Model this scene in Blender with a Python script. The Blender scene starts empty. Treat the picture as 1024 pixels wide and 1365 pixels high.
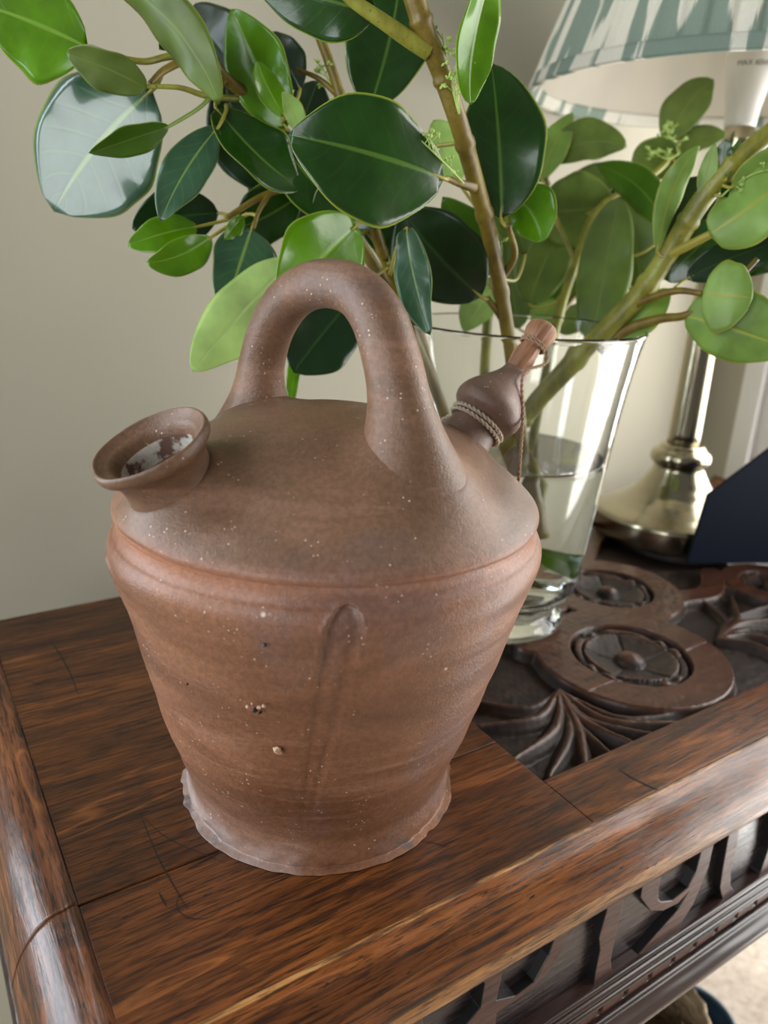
import bpy, bmesh, math, random
import numpy as np
from mathutils import Vector, Matrix
random.seed(7); rng = np.random.RandomState(7)
S = bpy.context.scene; COL = S.collection
PI = math.pi
# ------------------------------------------------------------------ camera
F = 1025.0; CX, CY = 512.0, 682.5
_d = np.array([-136, 2890, 1025.]); _d /= np.linalg.norm(_d)
_v = np.array([1659, -286, 1025.]); _v -= _v.dot(_d)*_d; _v /= np.linalg.norm(_v)
R3 = np.array([_v, np.cross(-_d, _v), -_d])          # world = R3 @ (right, down, forward)
CAM = np.array([-0.17512, -0.32024, 0.288])
def pt(px, py, depth):                                # a place in the room, depth metres along the view axis
    return CAM + (R3 @ np.array([(px-CX)/F, (py-CY)/F, 1.]))*depth
def onZ(px, py, z=0.):
    r = R3 @ np.array([(px-CX)/F, (py-CY)/F, 1.]); return CAM + r*((z-CAM[2])/r[2])
def onY(px, py, y):
    r = R3 @ np.array([(px-CX)/F, (py-CY)/F, 1.]); return CAM + r*((y-CAM[1])/r[1])
cam = bpy.data.cameras.new('camera'); co = bpy.data.objects.new('camera', cam); COL.objects.link(co)
rt, up, bk = R3 @ [1, 0, 0], R3 @ [0, -1, 0], R3 @ [0, 0, -1]
co.matrix_world = Matrix([[rt[i], up[i], bk[i], CAM[i]] for i in range(3)]+[[0, 0, 0, 1]])
cam.sensor_fit = 'HORIZONTAL'; cam.sensor_width = 36; cam.lens = 36*F/1024; cam.clip_start = .01
cam.dof.use_dof = True; cam.dof.focus_distance = .37; cam.dof.aperture_fstop = 10
S.camera = co
# ------------------------------------------------------------------ world, light, exposure
S.view_settings.view_transform = 'Standard'; S.view_settings.look = 'None'
S.view_settings.gamma = 1; S.view_settings.use_curve_mapping = False
S.view_settings.exposure = 0.0
W = bpy.data.worlds.new('world'); S.world = W; W.use_nodes = True
bg = W.node_tree.nodes['Background']; bg.inputs[0].default_value = (1.0, .97, .90, 1); bg.inputs[1].default_value = .17
def area(name, loc, rot, sx, sy, power, col):
    l = bpy.data.lights.new(name, 'AREA'); l.shape = 'RECTANGLE'; l.size = sx; l.size_y = sy; l.energy = power; l.color = col
    o = bpy.data.objects.new(name, l); COL.objects.link(o); o.location = loc; o.rotation_euler = rot; return o
XR = .842                                             # right wall
XL = -1.7                                             # left wall with its window
area('daylight_right_window', (XR+.03, -.24, .10), (0, math.radians(90), 0), 1.62, .90, 36, (1.0, .98, .95))  # panel extended down to the floor so that daylight reaches the carpet
area('daylight_left_window', (XL+.0, -.75, .60), (0, math.radians(-90), 0), 1.2, 1.3, 30, (.94, .97, 1.0))
area('daylight_back_window', (-.93, .378+.06, .50), (math.radians(-90), 0, 0), .96, 1.15, 34, (.80, .90, 1.0))
# ------------------------------------------------------------------ helpers
def link(o, parent=None):
    COL.objects.link(o)
    if parent is not None: o.parent = parent
    return o
def mesh_obj(name, verts, faces, mats, parent=None, smooth=True, uvs=None, midx=None, loc=None):
    me = bpy.data.meshes.new(name); me.from_pydata([tuple(map(float, v)) for v in verts], [], faces)
    for m in (mats if isinstance(mats, (list, tuple)) else [mats]): me.materials.append(m)
    if smooth: me.polygons.foreach_set('use_smooth', [True]*len(me.polygons))
    if midx is not None: me.polygons.foreach_set('material_index', midx)
    if uvs is not None:
        uvl = me.uv_layers.new(name='UVMap'); li = np.empty(len(me.loops), dtype=np.int32); me.loops.foreach_get('vertex_index', li)
        uvl.data.foreach_set('uv', np.asarray(uvs, dtype=np.float32)[li].ravel())
    me.update()
    o = bpy.data.objects.new(name, me); link(o, parent)
    if loc is not None: o.location = loc
    return o
def tag(o, label=None, cat=None, group=None, kind=None):
    if label: o['label'] = label
    if cat: o['category'] = cat
    if group: o['group'] = group
    if kind: o['kind'] = kind
    return o
def empty(name, loc=(0, 0, 0)):
    o = bpy.data.objects.new(name, None); COL.objects.link(o); o.location = loc; o.empty_display_size = .02
    return o
def lathe(prof, n=96, closed_bottom=True, closed_top=True):
    V, Fc = [], []
    for r, z in prof:
        for k in range(n):
            a = 2*PI*k/n; V.append((r*math.cos(a), r*math.sin(a), z))
    for i in range(len(prof)-1):
        for k in range(n):
            k2 = (k+1) % n; Fc.append((i*n+k, i*n+k2, (i+1)*n+k2, (i+1)*n+k))
    if closed_bottom: Fc.append(tuple(reversed(range(n))))
    if closed_top: Fc.append(tuple(range((len(prof)-1)*n, len(prof)*n)))
    return np.array(V), Fc
def smooth_prof(pts, n):
    P = np.array(pts, float); seg = np.r_[0, np.cumsum(np.hypot(*np.diff(P, axis=0).T))]; seg /= seg[-1]
    t = np.linspace(0, 1, n); out = []
    for c in range(P.shape[1]):
        out.append(np.interp(t, seg, P[:, c]))
    return np.array(out).T
def catmull(P, n):
    P = np.array(P, float); m = len(P)
    if m == 2: return np.array([P[0]+(P[1]-P[0])*t for t in np.linspace(0, 1, n)])
    Q = np.vstack([2*P[0]-P[1], P, 2*P[-1]-P[-2]]); out = []
    for t in np.linspace(0, m-1-1e-9, n):
        i = int(t); f = t-i; a, b, c, d = Q[i], Q[i+1], Q[i+2], Q[i+3]
        out.append(.5*((2*b)+(-a+c)*f+(2*a-5*b+4*c-d)*f*f+(-a+3*b-3*c+d)*f**3))
    return np.array(out)
def tube_data(P, rad, ns=12, squash=1., ref=None):
    P = np.array(P, float); n = len(P); rad = np.interp(np.linspace(0, 1, n), np.linspace(0, 1, len(rad)), rad) if not np.isscalar(rad) else np.full(n, rad)
    T = np.gradient(P, axis=0); T /= np.linalg.norm(T, axis=1)[:, None]+1e-12
    u = np.array(ref if ref is not None else [0.13, .31, .94], float)
    if ref is None and abs(T[0].dot(u)) > .9: u = np.array([1., 0, 0])
    V = []
    for i in range(n):
        u = u-u.dot(T[i])*T[i]; u /= np.linalg.norm(u); w = np.cross(T[i], u)
        for k in range(ns):
            a = 2*PI*k/ns; V.append(P[i]+rad[i]*(math.cos(a)*u+math.sin(a)*squash*w))
    Fc = [(i*ns+k, i*ns+(k+1) % ns, (i+1)*ns+(k+1) % ns, (i+1)*ns+k) for i in range(n-1) for k in range(ns)]
    Fc += [tuple(reversed(range(ns))), tuple(range((n-1)*ns, n*ns))]
    return V, Fc
def merge(parts):
    V, Fc = [], []
    for v, f in parts:
        o = len(V); V += list(v); Fc += [tuple(i+o for i in q) for q in f]
    return V, Fc
def box_data(x0, x1, y0, y1, z0, z1):
    V = [(x, y, z) for z in (z0, z1) for y in (y0, y1) for x in (x0, x1)]
    return V, [(0, 2, 3, 1), (4, 5, 7, 6), (0, 1, 5, 4), (2, 6, 7, 3), (0, 4, 6, 2), (1, 3, 7, 5)]
def box(name, x0, x1, y0, y1, z0, z1, mat, parent=None, bev=0.):
    V, Fc = box_data(x0, x1, y0, y1, z0, z1)
    o = mesh_obj(name, V, Fc, mat, parent, smooth=False)
    if bev:
        m = o.modifiers.new('bevel', 'BEVEL'); m.width = bev; m.segments = 3; m.limit_method = 'ANGLE'
    return o
def sstep(a, b, x):
    t = np.clip((x-a)/(b-a), 0, 1); return t*t*(3-2*t)
def vnoise(seed, n=24):
    r = np.random.RandomState(seed); K = r.normal(size=(n, 3)); ph = r.uniform(0, 2*PI, n)
    def f(P, s): return np.sin(P @ (K.T*s)+ph).sum(1)/math.sqrt(n)
    return f
# ------------------------------------------------------------------ materials
class NB:
    def __init__(s, name):
        s.m = bpy.data.materials.new(name); s.m.use_nodes = True; s.t = s.m.node_tree; s.b = s.t.nodes['Principled BSDF']; s.out = s.t.nodes['Material Output']
    def n(s, typ, **kw):
        nd = s.t.nodes.new('ShaderNode'+typ)
        for k, v in kw.items():
            if k in nd.inputs: s.put(nd.inputs[k], v)
            else: setattr(nd, k, v)
        return nd
    def put(s, inp, v):
        if isinstance(v, bpy.types.NodeSocket): s.t.links.new(v, inp)
        elif isinstance(v, bpy.types.Node): s.t.links.new(v.outputs[0], inp)
        else:
            if hasattr(inp.default_value, '__len__') and len(inp.default_value) == 4 and len(v) == 3: v = (*v, 1)
            inp.default_value = v
    def coord(s, out='Object', scale=(1, 1, 1), rot=(0, 0, 0)):
        c = s.n('TexCoord'); m = s.n('Mapping'); s.put(m.inputs[0], c.outputs[out]); m.inputs['Scale'].default_value = scale; m.inputs['Rotation'].default_value = rot
        return m.outputs[0]
    def noise(s, vec, scale=5, detail=4, rough=.55, dist=0.):
        n = s.n('TexNoise'); s.put(n.inputs['Vector'], vec); n.inputs['Scale'].default_value = scale; n.inputs['Detail'].default_value = detail
        n.inputs['Roughness'].default_value = rough; n.inputs['Distortion'].default_value = dist; return n.outputs[0]
    def ramp(s, fac, stops, interp='LINEAR'):
        r = s.n('ValToRGB'); s.put(r.inputs[0], fac); e = r.color_ramp.elements; r.color_ramp.interpolation = interp
        while len(e) > 1: e.remove(e[-1])
        for i, (p, c) in enumerate(stops):
            if not hasattr(c, '__len__'): c = (c, c, c)
            el = e[0] if i == 0 else e.new(p)
            el.position = p; el.color = (*c, 1)
        return r.outputs[0]
    def mix(s, fac, a, b, mode='MIX'):
        m = s.n('Mix', data_type='RGBA', blend_type=mode); s.put(m.inputs[0], fac); s.put(m.inputs[6], a); s.put(m.inputs[7], b); return m.outputs[2]
    def math(s, op, a, b=0., c=0.):
        m = s.n('Math', operation=op); s.put(m.inputs[0], a); s.put(m.inputs[1], b); s.put(m.inputs[2], c); return m.outputs[0]
    def bump(s, h, strength=.3, dist=.001, prev=None):
        b = s.n('Bump'); s.put(b.inputs['Height'], h); b.inputs['Strength'].default_value = strength; b.inputs['Distance'].default_value = dist
        if prev is not None: s.put(b.inputs['Normal'], prev)
        return b.outputs[0]
    def set(s, **kw):
        for k, v in kw.items(): s.put(s.b.inputs[k.replace('_', ' ')], v)
        return s.m
def plain(name, col, rough=.5, **kw):
    b = NB(name); b.set(Base_Color=col, Roughness=rough, **kw); return b.m

def wood_mat(name, c0, c1, c2, rough=.33, axis='X', ray=True):
    b = NB(name)
    def ax(a, c): return (a, c, c) if axis == 'X' else (c, a, c)
    g = b.noise(b.coord('Object', ax(7, 90)), 1.0, 6, .65, 1.0)
    fine = b.noise(b.coord('Object', ax(55, 760)), 1.0, 4, .62, .3)
    fine2 = b.noise(b.coord('Object', ax(22, 330)), 1.0, 5, .66, .5)
    big = b.noise(b.coord('Object', (5, 14, 14)), 1, 4)
    col = b.ramp(b.math('ADD', b.math('MULTIPLY', g, .55), b.math('MULTIPLY', big, .45)), [(.36, c0), (.5, c1), (.64, c2)])
    col = b.mix(.85, col, b.ramp(fine2, [(.38, .22), (.52, 1.)]), 'MULTIPLY')
    col = b.mix(.8, col, b.ramp(fine, [(.40, .25), (.50, 1.)]), 'MULTIPLY')
    if ray:
        rays = b.noise(b.coord('Object', ax(2.6, 26), (0, 0, .04)), 1.6, 2.5, .45, .8)
        rm = b.ramp(rays, [(.575, 0.), (.60, .55), (.625, 0.)])
        col = b.mix(b.math('MULTIPLY', rm, b.ramp(big, [(.35, .35), (.6, 1.)])), col, (.36, .125, .032))
    st = b.noise(b.coord('Object', (9, 16, 16)), 2.6, 6, .7)
    col = b.mix(b.ramp(st, [(.56, 0.), (.70, .8)]), col, (.016, .008, .006))
    fl = b.noise(b.coord('Object', ax(90, 300)), 1, 2)
    col = b.mix(b.ramp(fl, [(.70, 0.), (.74, .85)]), col, (.012, .007, .005))
    bp = b.bump(fine, .35, .0005); bp = b.bump(fine2, .35, .0007, bp); bp = b.bump(big, .4, .002, bp)
    b.set(Base_Color=col, Roughness=b.ramp(fine2, [(.3, rough+.08), (.6, rough-.06)]), Normal=bp, Coat_Weight=.0, Specular_IOR_Level=.42)
    return b.m
M = {}
M['oak'] = wood_mat('oak_top', (.034, .010, .003), (.105, .032, .0075), (.21, .068, .016), .34)
M['oak_edge'] = wood_mat('oak_front_edge', (.055, .016, .005), (.16, .050, .013), (.28, .098, .028), .26)
M['oak_end'] = wood_mat('oak_left_edge', (.045, .016, .008), (.12, .042, .018), (.22, .080, .03), .24, 'Y')
M['oak_worn'] = wood_mat('oak_worn_arris', (.12, .040, .012), (.34, .15, .045), (.55, .29, .10), .38, 'X', False)
def worn_mix(m):
    b = NB.__new__(NB); b.m = m; b.t = m.node_tree; b.b = b.t.nodes['Principled BSDF']; b.out = b.t.nodes['Material Output']
    src = b.b.inputs['Base Color'].links[0].from_socket
    n = b.noise(b.coord('Object', (1, 8, 8)), 26, 5, .7)
    b.put(b.b.inputs['Base Color'], b.mix(b.ramp(n, [(.36, .0), (.50, 1.)]), (.075, .026, .010), src)); return m
worn_mix(M['oak_worn'])
M['oak_relief'] = wood_mat('oak_raised_letters', (.05, .018, .011), (.085, .028, .016), (.12, .040, .022), .42, 'X', False)
M['oak_dark'] = wood_mat('oak_dark_ground', (.018, .012, .013), (.042, .029, .030), (.09, .066, .068), .20, 'X', False)
def reedm():
    b = NB('polished_black_oak'); n = b.noise(b.coord('Object', (12, 200, 200)), 1, 4)
    b.set(Base_Color=b.ramp(n, [(.35, (.012, .008, .008)), (.65, (.045, .024, .020))]), Roughness=.20, Normal=b.bump(n, .15, .0004), Specular_IOR_Level=.6); return b.m
M['reed'] = reedm()
M['shade_marks'] = plain('black_shade_and_marks', (.006, .005, .005), .45)  # painted shade on the letter sides; also colours scratches and dark grit
def carved():
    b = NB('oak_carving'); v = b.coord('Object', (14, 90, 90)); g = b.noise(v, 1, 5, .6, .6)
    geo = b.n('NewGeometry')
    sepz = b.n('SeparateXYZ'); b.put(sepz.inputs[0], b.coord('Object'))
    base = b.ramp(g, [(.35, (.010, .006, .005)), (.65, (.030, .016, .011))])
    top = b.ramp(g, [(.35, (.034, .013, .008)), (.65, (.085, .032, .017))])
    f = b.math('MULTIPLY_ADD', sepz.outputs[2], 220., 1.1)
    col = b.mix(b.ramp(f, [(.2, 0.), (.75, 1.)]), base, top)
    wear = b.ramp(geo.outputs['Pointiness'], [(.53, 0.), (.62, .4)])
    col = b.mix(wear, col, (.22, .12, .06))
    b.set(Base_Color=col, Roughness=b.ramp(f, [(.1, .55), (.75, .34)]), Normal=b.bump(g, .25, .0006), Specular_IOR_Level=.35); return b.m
M['carved'] = carved()

def clay():
    b = NB('fired_clay'); v = b.coord('Object')
    sep = b.n('SeparateXYZ'); b.put(sep.inputs[0], v); z = sep.outputs[2]
    n1 = b.noise(b.coord('Object', (9, 9, 26)), 1, 5, .6, .6); n2 = b.noise(v, 420, 3, .6); n3 = b.noise(b.coord('Object', (4, 4, 60)), 1.6, 4, .6, .3)
    col = b.ramp(n1, [(.32, (.140, .056, .026)), (.5, (.208, .090, .044)), (.68, (.290, .130, .068))])
    dome = b.ramp(n1, [(.32, (.105, .058, .032)), (.5, (.155, .088, .050)), (.68, (.225, .125, .076))])
    col = b.mix(b.ramp(b.math('MULTIPLY', z, 4.), [(.668, 0.), (.690, .95)]), col, dome)
    band = b.ramp(b.math('MULTIPLY', z, 4.), [(.575, 0.), (.625, .5), (.655, .75), (.675, .1)])
    col = b.mix(b.math('MULTIPLY', band, b.ramp(n1, [(.3, .4), (.6, 1.)])), col, (.38, .150, .075))
    grey = b.ramp(b.noise(v, 13, 3, .6, .4), [(.54, 0.), (.70, .55)])
    col = b.mix(grey, col, (.155, .105, .10))
    col = b.mix(b.ramp(n3, [(.56, 0.), (.68, .3)]), col, (.43, .24, .17))
    col = b.mix(.35, col, b.ramp(n2, [(.38, .35), (.62, 1.)]), 'MULTIPLY')
    vo = b.n('TexVoronoi'); b.put(vo.inputs['Vector'], v); vo.inputs['Scale'].default_value = 330
    sp = b.ramp(vo.outputs['Distance'], [(.10, 1.), (.17, 0.)])
    spm = b.math('MULTIPLY', sp, b.ramp(b.noise(v, 60, 2), [(.52, 0.), (.62, .9)]))
    col = b.mix(spm, col, (.60, .45, .34))
    vo2 = b.n('TexVoronoi'); b.put(vo2.inputs['Vector'], v); vo2.inputs['Scale'].default_value = 75
    sp2 = b.math('MULTIPLY', b.ramp(vo2.outputs['Distance'], [(.05, 1.), (.09, 0.)]), b.ramp(b.noise(v, 25, 2), [(.6, 0.), (.66, .9)]))
    col = b.mix(sp2, col, (.62, .52, .42))
    # pale lime bloom round the foot
    low = b.ramp(b.math('MULTIPLY', z, 10.), [(.03, .75), (.09, .7), (.15, .22), (.34, .06), (.5, 0.)])
    az = b.math('ADD', b.math('MULTIPLY', sep.outputs[0], -7.), b.math('MULTIPLY', sep.outputs[1], 1.0))
    lm = b.math('MULTIPLY', b.math('MULTIPLY', low, .75), b.ramp(b.math('ADD', az, b.math('MULTIPLY', n1, .9)), [(.66, .03), (1.1, 1.)]))
    lm = b.math('MULTIPLY', lm, b.ramp(b.noise(v, 55, 4), [(.35, .45), (.6, 1.)]))
    col = b.mix(lm, col, (.58, .52, .50))
    col = b.mix(b.math('MULTIPLY', b.ramp(b.math('MULTIPLY', z, 10.), [(.03, 1.), (.08, 0.)]), b.ramp(b.noise(v, 30, 4), [(.54, 0.), (.60, .8)])), col, (.10, .09, .085))
    bp = b.bump(b.noise(v, 900, 3, .6), .6, .0004); bp = b.bump(n3, .35, .001, bp); bp = b.bump(b.noise(v, 110, 3, .5), .22, .001, bp)
    b.set(Base_Color=col, Roughness=b.ramp(n1, [(.3, .38), (.7, .50)]), Normal=bp, Specular_IOR_Level=.42); return b.m
M['clay'] = clay()
def clay2():
    b = NB('fired_clay_grey'); v = b.coord('Object'); n1 = b.noise(v, 40, 5, .6); n2 = b.noise(v, 420, 3, .6)
    col = b.ramp(n1, [(.3, (.135, .082, .060)), (.5, (.185, .108, .078)), (.7, (.26, .155, .12))])
    col = b.mix(.35, col, b.ramp(n2, [(.3, .5), (.7, 1.)]), 'MULTIPLY')
    vo = b.n('TexVoronoi'); b.put(vo.inputs['Vector'], v); vo.inputs['Scale'].default_value = 260
    spm = b.math('MULTIPLY', b.ramp(vo.outputs['Distance'], [(.10, 1.), (.17, 0.)]), b.ramp(b.noise(v, 60, 2), [(.52, 0.), (.62, .9)]))
    col = b.mix(spm, col, (.60, .45, .34))
    b.set(Base_Color=col, Roughness=.42, Normal=b.bump(b.noise(v, 900, 3, .6), .6, .0004), Specular_IOR_Level=.5); return b.m
M['clay2'] = clay2()
def limebowl():
    b = NB('chipped_rim_clay'); v = b.coord('Object'); n1 = b.noise(v, 90, 4, .6)
    col = b.ramp(n1, [(.4, (.36, .19, .12)), (.5, (.62, .43, .30)), (.6, (.45, .24, .15))])
    b.set(Base_Color=col, Roughness=.8, Normal=b.bump(n1, .6, .001)); return b.m
M['chip'] = limebowl()
def scale_in():
    b = NB('limescale_inside'); v = b.coord('Object'); n1 = b.noise(v, 85, 4, .6)
    b.set(Base_Color=b.ramp(n1, [(.42, (.10, .05, .035)), (.48, (.36, .34, .29)), (.62, (.50, .48, .42))]), Roughness=.8); return b.m
M['scale'] = scale_in()

def leafmat(name, c, rib, edge, rough=.3, tl=.18, coat=.3, vein=.35, tcol=None):
    b = NB(name); tc = b.n('TexCoord'); sep = b.n('SeparateXYZ'); b.put(sep.inputs[0], tc.outputs['UV'])
    u, v = sep.outputs[0], sep.outputs[1]
    av = b.math('ABSOLUTE', b.math('MULTIPLY_ADD', v, 2., -1.))
    n = b.noise(b.coord('Object'), 38, 3)
    col = b.mix(b.ramp(n, [(.3, 0.), (.7, 1.)]), tuple(x*.72 for x in c), tuple(min(1, x*1.3) for x in c))
    w = b.math('SINE', b.math('MULTIPLY', b.math('SUBTRACT', u, b.math('MULTIPLY', av, .22)), 46.))
    vm = b.ramp(b.math('ADD', w, b.math('MULTIPLY', n, .15)), [(.93, 0.), (1., vein)])
    col = b.mix(b.math('MULTIPLY', vm, b.ramp(av, [(.55, 1.), (.9, 0.)])), col, tuple(.5*(a+r) for a, r in zip(c, rib)))
    rm = b.ramp(b.math('ADD', av, b.math('MULTIPLY', u, .025)), [(.035, 1.), (.065, 0.)]); col = b.mix(rm, col, rib)
    col = b.mix(b.ramp(av, [(.955, 0.), (.985, 1.)]), col, edge)
    h = b.math('ADD', b.ramp(av, [(.0, .0), (.10, 1.)]), b.math('MULTIPLY', vm, -.6))
    bp = b.bump(b.noise(b.coord('Object'), 60, 3), .22, .0018, b.bump(h, .35, .0006))
    b.set(Base_Color=col, Roughness=rough, Normal=bp, Coat_Weight=coat*.5, Coat_Roughness=.1, Specular_IOR_Level=.45)
    tr = b.n('BsdfTranslucent'); b.put(tr.inputs[0], b.mix(.55, col, tcol or (.30, .55, .06)))
    mx = b.n('MixShader'); mx.inputs[0].default_value = tl; b.put(mx.inputs[1], b.b.outputs[0]); b.put(mx.inputs[2], tr.outputs[0])
    b.put(b.out.inputs[0], mx.outputs[0]); return b.m
Y = (.30, .36, .05)
L = {
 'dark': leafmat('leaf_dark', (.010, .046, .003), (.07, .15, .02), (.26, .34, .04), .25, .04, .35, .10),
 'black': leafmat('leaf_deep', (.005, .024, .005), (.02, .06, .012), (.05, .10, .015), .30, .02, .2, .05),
 'mid': leafmat('leaf_mid', (.060, .135, .012), (.13, .22, .03), Y, .3, .28, .3, .12),
 'bright': leafmat('leaf_bright', (.10, .25, .004), (.20, .38, .04), (.30, .42, .05), .22, .25, .4, .12),
 'blue': leafmat('leaf_bluish', (.030, .085, .040), (.17, .28, .07), (.22, .30, .06), .30, .04, .6, .22),
 'silver': leafmat('leaf_silvery', (.045, .115, .065), (.20, .33, .10), (.22, .30, .06), .30, .04, 2., .35),
 'pale': leafmat('leaf_pale', (.22, .36, .07), (.40, .42, .06), (.42, .42, .05), .42, .28, .1, .10),
 'olive': leafmat('leaf_olive', (.12, .18, .030), (.17, .23, .045), (.22, .28, .04), .42, .22, .1, .08),
 'light': leafmat('leaf_light', (.52, .68, .24), (.62, .74, .30), (.5, .6, .15), .4, .5, .1, .10),
}
def barkm(name, a, c_, d):
    b = NB(name); n = b.noise(b.coord('Object', (1, 1, .4)), 55, 5, .65); f = b.noise(b.coord('Object'), 420, 3)
    col = b.ramp(n, [(.34, a), (.5, c_), (.66, d)]); col = b.mix(b.ramp(f, [(.62, 0.), (.68, .6)]), col, (.07, .045, .015))
    b.set(Base_Color=col, Roughness=.42, Normal=b.bump(n, .3, .0008)); return b.m
M['bark'] = barkm('stem_brown', (.06, .042, .007), (.150, .102, .011), (.21, .155, .018))
M['stemg'] = barkm('stem_green', (.10, .115, .012), (.21, .20, .022), (.27, .29, .04))
M['petiole'] = plain('petiole_yellow_green', (.30, .27, .04), .4)
M['petioleg'] = plain('petiole_green', (.17, .27, .04), .4)
M['flower'] = plain('flower_green', (.36, .50, .12), .6)
def glass(name, col, ior, rough=0.):
    b = NB(name); b.set(Base_Color=col, Roughness=rough, IOR=ior, Transmission_Weight=1.); return b.m
M['glass'] = glass('clear_glass', (.985, 1, .992), 1.45)
M['water'] = glass('water', (.99, 1., .985), 1.33)
def metal():
    b = NB('brushed_nickel'); n = b.noise(b.coord('Object', (1, 1, 60)), 20, 3)
    b.set(Base_Color=(.37, .335, .24), Metallic=1., Roughness=.17, Normal=b.bump(n, .05, .0003)); return b.m
M['nickel'] = metal()
def wallm():
    b = NB('painted_plaster'); n = b.noise(b.coord('Object'), 3, 3); f = b.noise(b.coord('Object'), 160, 4)
    b.set(Base_Color=b.ramp(n, [(.3, (.425, .400, .315)), (.7, (.465, .435, .340))]), Roughness=.75, Normal=b.bump(f, .1, .001)); return b.m
M['wall'] = wallm()
M['white'] = plain('white_gloss_paint', (.80, .80, .78), .35)
M['pane'] = glass('window_glass', (1, 1, 1), 1.45)
M['navy'] = plain('navy_card', (.004, .008, .020), .6, Specular_IOR_Level=.2)
def carpet():
    b = NB('carpet'); n = b.noise(b.coord('Object'), 90, 5, .7); n2 = b.noise(b.coord('Object'), 400, 3, .7)
    b.set(Base_Color=b.ramp(n, [(.3, (.36, .29, .23)), (.7, (.60, .52, .44))]), Roughness=.95, Normal=b.bump(n2, .8, .004)); return b.m
M['carpet'] = carpet()

# ================================================================== the room
FZ = -.62
def struct(o): o['kind'] = 'structure'; return o
YB = .378
struct(box('floor', XL-.1, XR+.12, -2.4, YB+.1, FZ-.05, FZ, M['carpet']))
BX0, BX1, BZ0, BZ1 = -1.42, -.44, -.09, 1.09
V, Fc = merge([box_data(BX1, XR+.12, YB, YB+.1, FZ, 1.9), box_data(XL-.1, BX0, YB, YB+.1, FZ, 1.9), box_data(BX0, BX1, YB, YB+.1, FZ, BZ0), box_data(BX0, BX1, YB, YB+.1, BZ1, 1.9)])
struct(mesh_obj('wall_back', V, Fc, M['wall'], smooth=False))
w2 = struct(empty('window_2', (-.93, YB, .5)))
for q in ((BX0, BX0+.04, BZ0, BZ1), (BX1-.04, BX1, BZ0, BZ1), (BX0+.04, BX1-.04, BZ0, BZ0+.05), (BX0+.04, BX1-.04, BZ1-.04, BZ1)):
    V, Fc = box_data(q[0]+.93, q[1]+.93, .005, .05, q[2]-.5, q[3]-.5); mesh_obj('window_frame', V, Fc, M['white'], w2, smooth=False)
# right wall and its window, the opening stretched to floor length to light the carpet
WY0, WY1, WZ0, WZ1 = -.70, .215, -.58, .92
V, Fc = merge([box_data(XR, XR+.1, -2.4, WY0, FZ, 1.9), box_data(XR, XR+.1, WY1, YB, FZ, 1.9),
               box_data(XR, XR+.1, WY0, WY1, FZ, WZ0), box_data(XR, XR+.1, WY0, WY1, WZ1, 1.9)])
struct(mesh_obj('wall_right', V, Fc, M['wall'], smooth=False))
w1 = struct(empty('window_1', (XR, -.28, .4)))
def wbox(name, *a, mat='white', bev=.003):
    V, Fc = box_data(*a); V = [(x-XR, y+.28, z-.4) for x, y, z in V]
    o = mesh_obj(name, V, Fc, M[mat], w1, smooth=False)
    if bev: m = o.modifiers.new('bevel', 'BEVEL'); m.width = bev; m.segments = 2
    return o
wbox('architrave', XR-.016, XR+.0, WY1-.0, WY1+.09, FZ, WZ1+.06)
wbox('architrave', XR-.028, XR-.0, WY1+.055, WY1+.085, FZ, WZ1+.06)
wbox('architrave', XR-.016, XR, WY0-.09, WY0, FZ, WZ1+.06)
wbox('architrave', XR-.016, XR, WY0, WY1, WZ1, WZ1+.06)
wbox('window_sill', XR-.02, XR+.06, WY0-.02, WY1+.02, WZ0-.03, WZ0)
wbox('window_frame', XR+.045, XR+.085, WY1-.045, WY1, WZ0, WZ1)
wbox('window_frame', XR+.045, XR+.085, WY0, WY0+.045, WZ0, WZ1)
wbox('window_frame', XR+.045, XR+.085, WY0+.045, WY1-.045, WZ1-.045, WZ1)
wbox('window_frame', XR+.045, XR+.085, WY0+.045, WY1-.045, WZ0, WZ0+.05)

# ================================================================== the side table
T = empty('oak_side_table', (.31, .08, FZ)); TO = np.array([.31, .08, FZ])
tag(T, 'dark carved oak side table that the jug, vase and lamp stand on', 'table')
X0, X1, Y0, Y1 = -.1365, .765, -.108, .277          # flat of the top
PX0, PY0, PX1, PY1 = .1086, -.0695, .640, .235     # carved panel opening
JY = onZ(102, 1208)[1]; TH = .034
def tb(name, x0, x1, y0, y1, z0, z1, mat, bev=.0006):
    o = box(name, x0-TO[0], x1-TO[0], y0-TO[1], y1-TO[1], z0-TO[2], z1-TO[2], mat, T, bev); return o
g = .0003
tag(tb('board', X0, PX0, JY+g, Y1, -TH, 0, M['oak']))
tb('board', X0, PX0-g*0, Y0, JY-g, -TH, -.0003, M['oak'])
tb('front_rail', PX0+.0001, X1, Y0, PY0, -TH, -.0002, M['oak'])
tb('back_rail', PX0+.0001, X1, PY1, Y1, -TH, -.0002, M['oak'])
tb('end_rail', PX1, X1, PY0+g, PY1-g, -TH, -.0002, M['oak'])
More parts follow.
